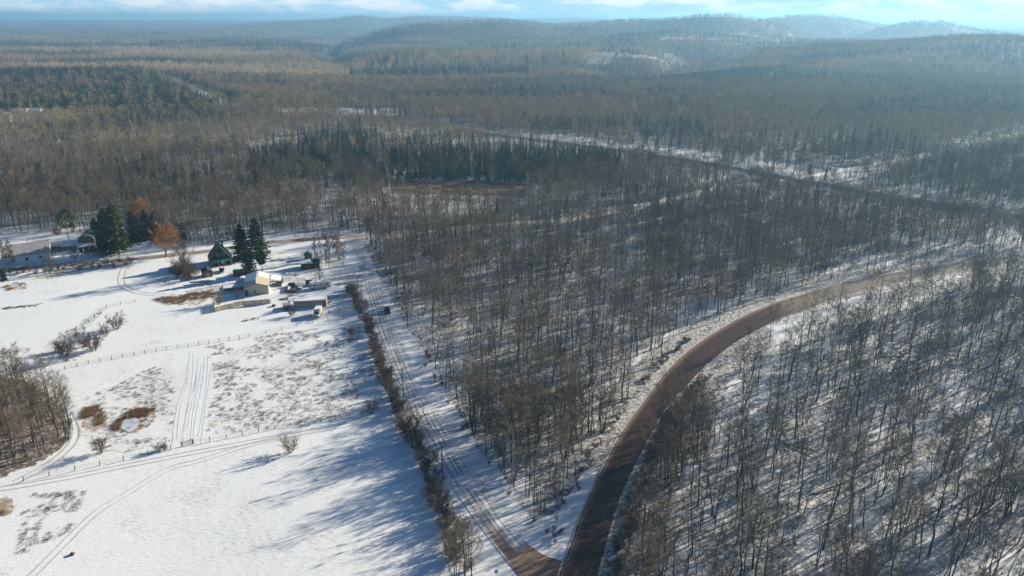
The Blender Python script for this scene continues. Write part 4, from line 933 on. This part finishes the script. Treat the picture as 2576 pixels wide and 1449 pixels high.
# white farmhouse with gambrel roof and porch
a = math.radians(14)
t = site('gambrel_house', 'old house with a gambrel roof and a white columned porch at the left', 'house', (201, 632), a, 6.8, 9.0)
prof = [(-3.4, -.3), (3.4, -.3), (3.4, 5.2), (2.6, 6.5), (0, 7.5), (-2.6, 6.5), (-3.4, 5.2)]
MB().prism(prof, -4.5, 4.5).build('wall', 'brown_wall', t)
b = MB()
for s in (-1, 1):
    b.slab([(0, -4.9, 7.52), (s * 2.7, -4.9, 6.52), (s * 2.7, 4.9, 6.52), (0, 4.9, 7.52)], .12); b.slab([(s * 2.65, -4.9, 6.5), (s * 3.8, -4.9, 4.95), (s * 3.8, 4.9, 4.95), (s * 2.65, 4.9, 6.5)], .12)
b.build('roof', 'dark_green_roof', t)
b = MB()
for s in (-1, 1): b.slab([(0, -4.98, 7.5), (s * 2.7, -4.98, 6.5), (s * 2.7, -4.9, 6.5), (0, -4.9, 7.5)], .22); b.slab([(s * 2.65, -4.98, 6.5), (s * 3.85, -4.98, 4.9), (s * 3.85, -4.9, 4.9), (s * 2.65, -4.9, 6.5)], .22)
b.build('roof_trim', 'white_wall', t)
window(t, 0, -4.53, 6.1, .6, .6)
for xx in (-1.5, 1.2): window(t, xx, -4.53, 3.9, .8, 1.3)
MB().slab([(-3.6, -7.2, 2.6), (3.7, -7.2, 2.6), (3.3, -4.55, 3.6), (-3.3, -4.55, 3.6)], .14).build('porch_roof', 'snow', t)
for xx in (-3.4, -1.15, 1.1, 3.4): MB().tube((xx, -7.0, -.2), (xx, -7.0, 2.6), .13, n=8).build('porch_column', 'white_wall', t)
MB().box(0, -5.9, -.2, 7.2, 2.6, .4).build('porch_floor', 'dark_wall', t)
MB().box(-7.4, .6, -.3, 8.0, 5.4, 2.6).build('annex_wall', 'blue_grey_wall', t)
MB().slab([(-11.7, -2.5, 2.3), (-3.42, -2.5, 2.3), (-3.42, 3.6, 3.2), (-11.7, 3.6, 3.2)], .2).build('annex_roof', 'snow', t)
for xx in (-10, -7.6, -5.2): MB().box(xx, -2.12, .9, 1.2, .05, .8).build('window', 'glass', t)
# big barn at the left edge
t = site('barn', 'broad pale barn with a large grey roof at the left edge', 'barn', (12, 668), math.radians(28), 17, 12)
walls(t, 'white_wall', 12, 17, 3.6, 7.2, True); roofs('roof', 'barn_roof', t, 12, 17, 3.6, 7.2, .5, .15, 0, (0, 1, 0, 1), True)
MB().box(8.53, -1, 0, .06, 3.6, 3.2).build('barn_door', 'dark_wall', t)
for xx in (-5, 0, 5): MB().box(xx, -6.03, 1.2, 1.2, .05, 1.0).build('window', 'glass', t)
# hoop shelter
t = site('hoop_shelter', 'dark arched shelter with a pale front rim behind the orange tree', 'shelter', (442, 606), math.radians(18), 5.5, 8)
prof = [(2.75 * -math.cos(k * math.pi / 12), -.2 + 5.0 * math.sin(k * math.pi / 12) ** .8) for k in range(13)]
MB().prism(prof, -4, 4).build('cover', 'dark_steel', t)
b = MB()
for p, q in zip(prof[:-1], prof[1:]): b.tube((p[0], -4.06, p[1]), (q[0], -4.06, q[1]), .14, n=5)
b.build('front_rim', 'white_wall', t)
# lumber pile
def pile(name, label, cat, px, ang, rows, L, n, r=.16, snow=True, m='log', part='log', spread=0.0):
    x, y = G(*px); t = thing(name, label, cat, (x, y, Hs(x, y)), ang)
    k = 0
    for j in range(rows):
        for i in range(n - j):
            yy = (i + j / 2 - n / 2) * r * 2.1; zz_ = r + j * r * 1.75; o = rnd.uniform(-.4, .4); f = rnd.uniform(-spread, spread)
            MB().tube((-L / 2 + o, yy, zz_), (L / 2 + o, yy + f, zz_ + rnd.uniform(-.03, .06)), r * rnd.uniform(.8, 1.1), r * rnd.uniform(.6, .9), 6).build(part, m, t); k += 1
    return t
t = thing('lumber_pile', 'broad stack of weathered lumber with snow patches between barn and farmhouse', 'lumber pile', at(118, 628), math.radians(12))
for i in range(9):
    for j in range(5):
        MB().box(-7 + j * 3.3 + rnd.uniform(-.5, .5), -5.5 + i * 1.3 + rnd.uniform(-.2, .2), -.1, rnd.uniform(2.2, 3.4), .7, rnd.uniform(.8, 1.5), rnd.uniform(-.3, .3)).build('board_stack', rnd.choice(['log', 'log', 'board', 'dark_wall', 'snow']), t)
t = thing('log_pile', 'fan of long snowy logs lying between the pickup and the motorhome', 'log pile', at(728, 748), 0)
for i in range(13):
    an = math.radians(25 + i * 7.5); x0, y0 = math.cos(an) * -2.5, math.sin(an) * -1.0
    MB().tube((x0 - 1, y0 - 1.5, .18), (x0 + math.cos(an) * 5.5, y0 + math.sin(an) * 6.5, .2), .16, .11, 6).build('log', 'log', t)
MB().add([(-3.4, -2.0, .02), (2.8, -1.6, .02), (3.4, 3.2, .3), (-1, 3.6, .3)], [(0, 1, 2, 3)]).build('snow_patch', 'snow', t)
t = thing('log_pile', 'straight rows of logs stacked behind the fanned logs by the motorhome', 'log pile', at(732, 728), math.radians(100))
for i in range(14): MB().tube((-3.6, -2.0 + i * .3, .2 + .3 * (i % 3)), (4.2, -2.0 + i * .3 + rnd.uniform(-.2, .2), .2 + .3 * (i % 3)), .15, .12, 6).build('log', 'log', t)
MB().box(-1, .6, 1.0, 3.5, .8, .1).build('snow_patch', 'snow', t)
MB().box(3.6, 0, .1, 1.6, 2.4, 1.3).build('stacked_crates', 'dark_wall', t)
t = thing('firewood_heap', 'snow covered heap of firewood right of the box truck', 'firewood heap', at(853, 782), math.radians(10))
for i in range(60):
    a_ = rnd.uniform(0, 6.28); q = rnd.uniform(0, 1) ** .6; X, Y = math.cos(a_) * q * 2.6, math.sin(a_) * q * 2.0; Z = 1.5 * (1 - q) + .15
    d_ = (rnd.uniform(-.7, .7), rnd.uniform(-.7, .7), rnd.uniform(-.2, .3)); MB().tube((X, Y, Z), (X + d_[0], Y + d_[1], Z + d_[2]), .13, .12, 5).build('split_log', 'snow' if i % 5 < 3 else 'log', t)
t = thing('boulder', 'brown boulder at the right end of the board fence', 'boulder', at(689, 770), 0)
def rock(t, r, m='log', flat=.8, name='rock'):
    import bmesh
    bm = bmesh.new(); bmesh.ops.create_icosphere(bm, subdivisions=2, radius=r)
    for v in bm.verts: v.co *= rnd.uniform(.8, 1.15); v.co.z = v.co.z * flat + r * .4
    me = bpy.data.meshes.new(name); bm.to_mesh(me); bm.free(); me.materials.append(M[m]); return link(name, me, t)
rock(t, .75, 'brown_wall')
for (u, v), lb, r in (((182, 1395), 'small dark rock alone in the lower left snow field', .5), ((418, 809 - 523 + 523), 'small lone stone in the upper snow field', .35)):
    if v < 800: continue
    t = thing('boulder', lb, 'boulder', at(u, v if v > 1000 else 709), 0); rock(t, r, 'brown_wall')
t = thing('wire_coil', 'round brown coil of vines and wire at the right end of the long shed', 'coil', at(824, 762), 0)
for k in range(14):
    r = 1.1 + rnd.uniform(-.25, .25); b = MB(); z0 = 1.2 + rnd.uniform(-.1, .1); pr = None
    for j in range(15):
        an = j * 2 * math.pi / 14; p = (math.cos(an) * r, rnd.uniform(-.25, .25), z0 + math.sin(an) * r)
        if pr: b.tube(pr, p, .05, n=3)
        pr = p
    b.build('loop', 'brown_wall', t)
# fallen tree over the snowy road
t = thing('fallen_tree', 'dark fallen tree top lying across the snowy road', 'fallen tree', at(930, 680), math.radians(165))
MB().tube((-4, 0, .3), (3, .3, .5), .16, .1, 6).build('trunk', 'bark', t); b = MB()
for k in range(46):
    p = Vector((rnd.uniform(-2, 4), .1, .4)); d_ = Vector((rnd.uniform(.2, 1), rnd.uniform(-1, 1), rnd.uniform(-.1, .9))); b.tube(p, p + d_ * rnd.uniform(.8, 2.2), .05, .015, 3)
b.build('branches', 'bark', t)
t = thing('branch_heap', 'heap of long branches lying along the field edge at far left', 'branch heap', at(50, 775), math.radians(18)); b = MB()
for k in range(26):
    x0 = rnd.uniform(-6, 5); b.tube((x0, rnd.uniform(-.8, .8), .1), (x0 + rnd.uniform(1.5, 4), rnd.uniform(-1, 1), rnd.uniform(.2, .9)), .09, .03, 4)
b.build('branches', 'bark', t)
for px, lb, n, L in (((700, 655), 'low heap of snowy brush in the yard right of the spruces', 30, 7), ((715, 690), 'scattered poles lying in the yard above the log fan', 14, 8), ((765, 690), 'poles lying in front of the dark timber shed', 16, 8), ((862, 713), 'dark snowy brush heap beside the roadside hedge', 34, 3.5), ((722, 768 + 8), 'dark evergreen brush heap at the left end of the long shed', 40, 3), ((635, 793 + 10), 'flat clump of dead stalks in the snow below the board fence', 26, 4)):
    t = thing('brush_heap', lb, 'brush heap', at(*px), math.radians(rnd.uniform(0, 25))); b = MB()
    for k in range(n):
        x0 = rnd.uniform(-L / 2, L / 2); y0 = rnd.uniform(-1, 1); b.tube((x0, y0, .1), (x0 + rnd.uniform(-1.3, 1.3), y0 + rnd.uniform(-.7, .7), rnd.uniform(.15, 1.0)), .07, .02, 4)
    b.build('branches', 'bark', t); b = MB()
    for k in range(7): b.box(rnd.uniform(-L / 2, L / 2), rnd.uniform(-.8, .8), .45, rnd.uniform(.4, 1), rnd.uniform(.3, .6), .1, rnd.uniform(0, 3))
    b.build('snow_cap', 'snow', t)
# utility poles and signs
def upole(px, h, label):
    t = thing('utility_pole', label, 'utility pole', at(*px), yaw((1114, 1206), (1015, 995)))
    MB().tube((0, 0, -.3), (0, 0, h), .17, .11, 8).build('pole', 'pole', t); MB().box(0, 0, h - .7, .12, 2.4, .12).build('crossarm', 'pole', t)
    b = MB()
    for yy in (-1.05, -.45, .45, 1.05): b.tube((0, yy, h - .58), (0, yy, h - .4), .05, n=6)
    b.build('insulator', 'glass', t)
upole((1114, 1206), 8.8, 'wooden utility pole left of the snowy road near the bottom')
upole((1015, 998), 8.8, 'wooden utility pole left of the snowy road farther up by the hedge')
def sign(px, h, label, w=.75):
    t = thing('road_sign', label, 'road sign', at(*px), 0)
    MB().tube((0, 0, -.2), (0, 0, h), .04, n=6).build('post', 'steel', t); MB().box(0, -.05, h - .8, w, .03, .75).build('sign_plate', 'steel', t); return t
sign((1249, 1462), 2.4, 'road sign on a thin post at the bottom edge left of the junction')
t = thing('marker_post', 'thin tall pale post standing in the snow of the road junction corner', 'post', at(1381, 1397), 0); MB().tube((0, 0, -.2), (0, 0, 4.2), .06, n=6).build('post', 'steel', t); MB().box(0, 0, 4.2, .3, .08, .3).build('cap', 'steel', t)

# wire fences with wooden posts
def wire_fence(label, pxs, gap=4.0, h=1.25, gate=None):
    P, tt = resample(W(pxs), gap); t = thing('wire_fence', label, 'fence', (P[0][0], P[0][1], Hs(*P[0])))
    ox, oy, oz = t.location; prev = None; wb = MB()
    for x, y in P:
        z = Hs(x, y) - oz; hh = h * rnd.uniform(.85, 1.15); dx, dy = rnd.uniform(-.12, .12), rnd.uniform(-.12, .12)
        MB().tube((x - ox, y - oy, z - .3), (x - ox + dx, y - oy + dy, z + hh), .11, .09, 6).build('post', 'post', t)
        for k, f in enumerate((.35, .65, .92)):
            p = (x - ox + dx * f, y - oy + dy * f, z + h * f * .95)
            if prev: wb.tube(prev[k], p, .018, n=3, cap=False)
            if k == 0: cur = []
            cur.append(p)
        prev = cur
    wb.build('wire', 'dark_steel', t); return t
wire_fence('post and wire fence crossing the middle of the field toward the box truck', [(165, 930), (230, 914), (320, 898), (412, 881), (520, 865), (628, 848)], 2.9)
wire_fence('thin post and wire fence running from the field to the roadside hedge', [(628, 848), (700, 832), (766, 816), (830, 806), (904, 797)], 4.6)
wire_fence('lower field fence left of the gate with brush along it', [(60, 1212), (170, 1190), (243, 1174), (300, 1162), (360, 1148), (430, 1132)], 4.2)
wire_fence('lower field fence right of the gate running up to the roadside hedge', [(487, 1117), (540, 1109), (620, 1092), (700, 1077), (790, 1063), (860, 1052), (940, 1034), (985, 1022)], 3.4)
wire_fence('overgrown fence running diagonally down the upper left field', [(340, 760), (288, 768), (268, 774), (240, 797), (204, 830), (160, 866), (104, 918)], 4.4)
wire_fence('leaning fence rail along the lower side of the yard beside the box truck', [(733, 805), (770, 800), (800, 797), (850, 786)], 2.6, 1.0)
x, y = G(470, 1120); t = thing('field_gate', 'short wooden rail gate in the lower field fence beside the snow track', 'gate', (x, y, Hs(x, y)), yaw((430, 1132), (487, 1117)))
for xx in (-1.2, 1.4): MB().box(xx, 0, -.3, .2, .2, 1.7).build('post', 'post', t)
for zz_ in (.35, .75, 1.1): MB().box(.1, 0, zz_, 2.6, .07, .12).build('rail', 'post', t)

# ------------------------------------------------------------------ notable trees and shrubs
def tint(me, m):
    me2 = me.copy(); me2.materials.clear(); me2.materials.append(M[m]); return me2
def own_tree(px, label, fam, sc=1.0, name='bare_tree', cat='bare tree', crown=None, trunk=None, group=None, rx=0, ry=0, rotz=None, sxy=1.0):
    x, y = G(*px); t = thing(name, label, cat, (x, y, Hs(x, y)), rnd.uniform(0, 6.28) if rotz is None else rotz, group, sc, rx, ry); t.scale = (sc * sxy, sc * sxy, sc)
    link('trunk', trunk or fam[0], t); link('crown', crown or fam[1], t); return t
T, C = conifer(201, 15, 3.3, 30, 11, 9, .05, .5, .2, .7); DENSE = (tm('trunk', T, 'bark'), tm('crown', C, 'needles'))
T, C = conifer(202, 15, 2.6, 30, 11, 9, .12, .5, .0, .55); OLIVE = (tm('trunk', T, 'bark'), tm('crown', C, 'olive_needles'))
for px, lb, s, f in (((611, 652), 'dark spruce left of the pair behind the tan barn', 1.05, DENSE), ((650, 646), 'tallest dark spruce right of the pair behind the tan barn', 1.16, DENSE), ((628, 693), 'spruce with a bare lower trunk just behind the tan barn', .78, DENSE),
                     ((277, 634), 'dark spruce beside the columned porch house', 1.35, DENSE), ((300, 640), 'tall olive green spruce right of the columned porch house', 1.5, OLIVE), ((246, 612), 'lower dark conifer behind the columned porch house', .8, DENSE),
                     ((340, 610), 'dark conifer left behind the orange tree', 1.0, DENSE), ((372, 602), 'dark conifer directly behind the orange tree', .95, DENSE), ((394, 598), 'slim dark conifer right behind the orange tree', .85, DENSE), ((10, 706), 'small dark green conifer at the left edge of the field', .34, DENSE)):
    own_tree(px, lb, f, s, 'conifer_tree', 'conifer', sxy=1.55 if f is DENSE else 1.4)
# pine with open lower trunk
def pine(px, label, h, w, m='olive_needles', cl=.55):
    r = np.random.default_rng(int(px[0])); T = ([], []); C = ([], [])
    tri_tube(T, np.array([0, 0, -.3]), np.array([.2, 0, h * .95]), .2, .06, 6)
    for k in range(900):
        a_ = r.uniform(0, 6.28); f = r.uniform(0, 1); q = w * math.sin(math.pi * min(1, .12 + .85 * f)) * math.sqrt(r.uniform(.1, 1)); p = np.array([math.cos(a_) * q, math.sin(a_) * q, h * (cl + (1 - cl) * f)])
        d_ = np.array([math.cos(a_), math.sin(a_), .4]) + r.normal(size=3) * .5; blade(C, p, d_ / np.linalg.norm(d_), r.uniform(.5, 1.0), .5, r)
    own_tree(px, label, (tm('trunk', T, 'bark'), tm('crown', C, m)), 1.0, 'pine_tree', 'pine')
pine((174, 606), 'green pine with a high open crown left of the porch house', 15, 3.6, 'olive_needles', .42)
pine((661, 688), 'round crowned evergreen on a thin bare trunk right of the spruces', 9.5, 1.9, 'needles', .42)
pine((689, 1), '', 1, 1) if False else None
x, y = G(621, 697); t = thing('round_bush', 'dark rounded evergreen bush beside the small green shed', 'bush', (x, y, Hs(x, y))); D = ([], []); r = np.random.default_rng(5)
for k in range(700):
    v_ = r.normal(size=3); v_ /= np.linalg.norm(v_); blade(D, np.array([v_[0] * 1.5, v_[1] * 1.4, 1.3 + v_[2] * 1.25]) * r.uniform(.6, 1), v_, .35, .3, r)
link('foliage', tm('foliage', D, 'needles'), t); MB().tube((0, 0, -.2), (0, 0, 1.4), .12, .06, 6).build('stem', 'bark', t)
# orange willow
def willow(px, label, h, wd, m, seed):
    T, C, _ = bare_tree(seed, h, wd * 1.8, .25, 34, 10, 16, 1.5, .075, .8, .3, 2); own_tree(px, label, (tm('trunk', T, 'bark'), tm('crown', C, m)), 1, 'willow_tree', 'willow')
willow((419, 646), 'spreading willow with orange twigs right of the tall olive spruce', 13.5, 5.0, 'willow_twigs', 301)
willow((366, 585), 'orange twigged willow crown rising behind the dark conifers', 15.5, 4.6, 'willow_twigs', 302)
T, C, _ = bare_tree(303, 14, 7.2, .2, 28, 9, 12, 1.5, .045, .75, .34, 2); BIG = (tm('trunk', T, 'bark'), tm('crown', C, 'dark_shrub_twigs'))
own_tree((463, 697), 'big spreading bare tree over the thicket left of the dark gabled shed', BIG, 1.05)
for px, lb, s in (((597, 751), 'small bare fruit tree in the snow between open shed and board fence', .28), ((806, 706), 'small lone bare tree in the snow behind the motorhome', .42), ((190, 658), 'bare reddish shrubby tree by the dirt road at left', .45), ((126, 690), 'slim bare tree beside the dirt road at the left end', .5)): own_tree(px, lb, BIG, s)
POP = [bare_tree(sd, 14, 1.6, .25, 22, 6, 12, 1.2, .06, 1.3, .16, st) for sd, st in ((311, 4), (312, 3))]; POP = [(tm('trunk', T, 'pale_bark'), tm('crown', C, 'pale_twigs')) for T, C, _ in POP]
for i, (px, lb) in enumerate([((829, 650), 'pale poplar clump leaning left at the head of the snowy road'), ((843, 645), 'middle pale poplar clump at the head of the snowy road'), ((853, 656), 'tallest pale poplar clump beside the snowy road'), ((862, 668), 'lower pale poplar clump above the roadside hedge'),
        ((768, 606), 'reddish birch clump at the wood edge above the dirt road'), ((745, 598), 'thin birch clump left of the reddish one above the dirt road'), ((712, 585), 'pale birch clump in the open wood edge above the yard'), ((20, 668), 'pale multi stemmed birch in front of the big barn at left'), ((38, 676), 'pale birch by the right corner of the big barn'), ((4, 680), 'pale birch at the very left edge before the big barn')]):
    own_tree(px, lb, POP[i % 2], (1.05, 1.1, 1.15, .8, 1.0, .9, .9, .95, .9, 1.0)[i], 'birch_tree', 'birch tree', ry=-.08 if i == 0 else 0, crown=tint(POP[i % 2][1], 'red_twigs') if i == 4 else None)
for i, (px, lb) in enumerate([((795, 668), 'thin pale tree left in front of the timber shed'), ((808, 672), 'pair of pale stems before the middle of the timber shed'), ((820, 668), 'pale thin tree at the right end of the timber shed'), ((828, 672), 'outermost pale stem right of the timber shed'), ((790, 640), 'pale young tree behind the garden hut'), ((806, 635), 'pale young tree farther right behind the garden hut')]): own_tree(px, lb, POP[i % 2], .5 + .04 * i, 'young_tree', 'young tree')
for px, s, lb in (((222, 646), .35, 'small round clipped tree left in front of the columned porch'), ((240, 644), .42, 'small bare tree in front of the columned porch'), ((255, 644), .42, 'small bare tree right in front of the porch house')): own_tree(px, lb, BIG, s)
def own_shrub(px, label, k=0, s=1.0, m=None, group=None, sz=None):
    f = SHR[k % 3]; x, y = G(*px); t = thing('bare_shrub', label, 'shrub', (x, y, Hs(x, y)), rnd.uniform(0, 6.28), group, s)
    s *= 1.35; t.scale = (s, s, sz or s); link('stems', f[0], t); link('branches', tint(f[1], m) if m else f[1], t); return t
for i, (px, lb, s) in enumerate([((293, 828), 'round bare shrub at the right end of the row in the upper field', 1.2), ((266, 846), 'small bare shrub in the middle of the upper field row', .85), ((238, 882), 'largest dark bare shrub of the upper field row', 1.5), ((213, 872), 'bare shrub half hidden left of the largest field shrub', .9), ((170, 908), 'dark spreading shrub at the lower left end of the field row', 1.45), ((150, 885), 'thin shrub in the shade left of the field row', .9),
        ((732, 1138), 'lone bare shrub standing in the lower snow field', .95), ((254, 1142), 'thin bare shrub just above the lower field fence', .9), ((415, 1132), 'low dark shrub on the lower fence left of the gate', .5), ((400, 1135), 'second low shrub on the lower fence left of the gate', .45),
        ((550, 764), 'dense tan shrub at the left end of the board fence', 1.1), ((722, 780), 'dark shrub at the left end of the long shed', .8), ((735, 795), 'reddish shrub below the left end of the long shed', .7), ((936, 1040), 'thin dark shrub on the lower fence near the hedge', .9), ((883, 838), 'small rusty shrub in the tufted field near the hedge', .55), ((880, 862), 'second small rusty shrub in the tufted field near the hedge', .5)]):
    own_shrub(px, lb, i, s, 'dead_leaves' if 'rusty' in lb else ('pale_twigs' if 'tan' in lb else None))
own_shrub((145, 592), 'bright red brown shrub at the wood edge behind the lumber', 2, 1.0, 'red_twigs')
# thicket round the big tree, shrubs by the dirt road, hedge by the snowy road
for i in range(13):
    a_ = i * GA; own_shrub((463 + math.cos(a_) * rnd.uniform(12, 40), 690 + math.sin(a_) * rnd.uniform(4, 20)), 'dense bare shrub of the thicket under the big spreading tree', i, rnd.uniform(.7, 1.1), None, 'thicket under the big tree')
for i in range(20):
    u = 10 + i * 17 + rnd.uniform(-5, 5); v = np.interp(u, [0, 200, 340], [690, 675, 662]) + rnd.uniform(-4, 6); own_shrub((u, v), 'low bare bush along the lower side of the dirt road', i, rnd.uniform(.35, .7), None, 'bushes along the dirt road')
HGL = resample(smooth_line(W([(880,722),(893,745),(912,790),(930,835),(945,880),(962,930),(985,985),(1003,1030),(1022,1080),(1045,1125),(1072,1168),(1092,1215),(1105,1262),(1125,1310),(1148,1362),(1160,1440)])), 1.25)[0]
HGL = [p for p in HGL if vnoise(p[0], p[1], 7, 61) > .14 and not (247 < p[1] < 251)]
for k, p in enumerate(HGL):
    q = (p[0] + rnd.uniform(-1.6, 1.6), p[1] + rnd.uniform(-1, 1)); f = SHR[k % 3]; sc = rnd.uniform(.5, 1.15) * (.75 + .5 * float(vnoise(p[0], p[1], 11, 62)))
    t = thing('bare_shrub', 'dark bare shrub of the hedge along the left side of the snowy road', 'shrub', (q[0], q[1], Hs(*q)), rnd.uniform(0, 6.28), 'hedge beside the snowy road', sc)
    link('stems', f[0], t); link('branches', tint(f[1], 'hedge_twigs') if k % 5 else f[1], t)
own_shrub((1040, 1110), 'reddish twigged shrub in the hedge around the pale leaning tree', 1, 1.5, 'red_twigs')
for px, lb, f, s in (((1052, 1135), 'pale trunked small tree rising from the hedge by the snowy road', BIRCHES[1], .6), ((885, 738), 'bare tree at the upper end of the roadside hedge', BARE[5], .62), ((900, 740), 'second bare tree at the upper end of the roadside hedge', BARE[7], .6), ((910, 745), 'slim bare tree nearest the road at the upper hedge', BARE[5], .5), ((985, 1010), 'dark bare tree in the hedge next to the upper utility pole', BARE[5], .5), ((965, 925), 'bare young tree in the hedge above the upper utility pole', BARE[4], .6),
        ((1150, 1475), 'tall bare tree at the bottom edge left of the junction', BARE[5], .95), ((1172, 1470), 'widest bare tree at the bottom edge left of the junction', BARE[2], .95), ((1188, 1480), 'right bare tree of the bottom edge group left of the junction', BARE[3], .9), ((1130, 1440), 'slender bare tree left in the bottom edge group', BARE[4], .85), ((1162, 1400), 'bare tree standing in the lowest part of the hedge', BARE[7], .7), ((1180, 1425), 'thin bare tree at the road side of the lowest hedge', BARE[4], .85)):
    own_tree(px, lb, f, s, *(('birch_tree', 'birch tree') if f is BIRCHES[1] else ('bare_tree', 'bare tree')))
# brush along the edges of the woods and the right side of the muddy road
def ground_pts(L, n, off, jit):
    P, _ = resample(smooth_line(W(L)), 1.0); i = rng.integers(0, len(P) - 1, n); T_ = P[i + 1] - P[i]; N_ = np.stack([-T_[:, 1], T_[:, 0]], 1); return P[i] + N_ * (off + rng.uniform(-jit, jit, n))[:, None]
B1 = ground_pts(RA_R[:12], 190, -2.6, 1.5); B2 = ground_pts(RB_R[2:], 60, -4.6, 1.6); B3 = ground_pts(RA_L[2:12], 60, 3.2, 1.0)
Bq = np.concatenate([B1, B2, B3]); SH = coll('brush', [s[2] for s in SHR])
scatter('roadside_brush', [(SH, P3(Bq), rz(len(Bq)), rs(len(Bq), .18, .5))], dict(label='dense bare brush lining the edges of both roads', category='brush', kind='stuff'))
# orange leaved young oaks in the right wood
OAKS = []
for sd in (401, 402):
    T, C, Lf = bare_tree(sd, 9, 1.5, .3, 12, 4, 7, .9, .03, .9, .09, 1, leaf=.35); OAKS.append((tm('trunk', T, 'bark'), tm('crown', C, 'dark_shrub_twigs'), tm('leaves', Lf, 'dead_leaves')))
for i, (px, lb) in enumerate([((2330, 1180), 'young oak with orange leaves at the centre right of the right wood'), ((2520, 1275), 'tall thin oak with orange leaves near the right edge'), ((2375, 940), 'leafy orange oak crown high in the right wood'), ((2240, 985), 'small oak with rusty leaves in the upper right wood'), ((2090, 1000), 'rusty leaved oak in the middle of the right wood'), ((1960, 930), 'rusty young oak near the upper road bend'), ((2010, 1060), 'oak with dull red leaves left of centre in the right wood'), ((1880, 880), 'small rusty oak right beside the curved road')]):
    f = OAKS[i % 2]; x, y = G(*px); t = thing('oak_tree', lb, 'oak', (x, y, Hs(x, y)), rnd.uniform(0, 6), None, .75 + .05 * (i % 4)); link('trunk', f[0], t); link('crown', f[1], t); link('leaves', f[2], t)
# fallen logs in the woods
for i, (px, an, lb) in enumerate([((2010, 1130), -40, 'fallen trunk leaning toward the road in the right wood'), ((2140, 975), 10, 'long fallen trunk lying in the upper right wood'), ((1900, 1330), 60, 'fallen dead trunk near the bottom of the right wood'), ((2080, 1235), 20, 'short fallen log on the snow in the right wood'), ((1560, 1010), 5, 'fallen log in the wood between the roads'), ((2250, 900), -15, 'fallen trunk under trees near the upper right')]):
    x, y = G(*px); t = thing('fallen_log', lb, 'fallen log', (x, y, Hs(x, y) + .2), math.radians(an)); MB().tube((-4, 0, 0), (4.5, .4, .5), .24, .1, 7).build('trunk', 'bark', t); b = MB()
    for k in range(9): p = Vector((rnd.uniform(1, 4.4), .2, .4)); b.tube(p, p + Vector((rnd.uniform(.2, 1), rnd.uniform(-1, 1), rnd.uniform(0, 1.2))), .05, .015, 3)
    b.build('branches', 'bark', t); MB().box(-1.2, 0, .17, 4.5, .26, .09).build('snow_cap', 'snow', t)
# far houses at the left edge
for i, (px, lb, w_, m_) in enumerate([((30, 293), 'long white distant house farthest left among the conifers', 15, 'white_wall'), ((70, 292), 'long pale distant house right of the first white one', 13, 'tarp'), ((94, 303), 'small white distant building lower right of the pale house', 7, 'white_wall'), ((4, 306), 'small white distant shed at the very left edge', 8, 'white_wall')]):
    t = site('distant_house', lb, 'house', px, .1, w_, 8); walls(t, m_, 8, w_, 5.5, 8, True); roofs('roof', 'snow', t, 8, w_, 5.5, 8, .4, .2, 0, (0, 1, 0, 1), True)
    for k in range(3): MB().box(-w_ / 3 + k * w_ / 3, -4.05, 2, 1.6, .08, 1.4).build('window', 'glass', t)
#@@END@@
# ------------------------------------------------------------------ haze
hz = MB(); hz.box(0, 7800, -30, 26000, 17000, 178)
hm = bpy.data.materials.new('haze'); hm.use_nodes = True; ht = hm.node_tree; ht.nodes.clear()
pv = nn(ht, 'ShaderNodeVolumePrincipled'); pv.inputs['Density'].default_value = 0.00016; pv.inputs['Color'].default_value = (.36, .70, 1.0, 1); pv.inputs['Anisotropy'].default_value = 0.4
oo = nn(ht, 'ShaderNodeOutputMaterial'); ht.links.new(pv.outputs[0], oo.inputs['Volume']); M['haze'] = hm
hz.build('haze', 'haze', kind='stuff')
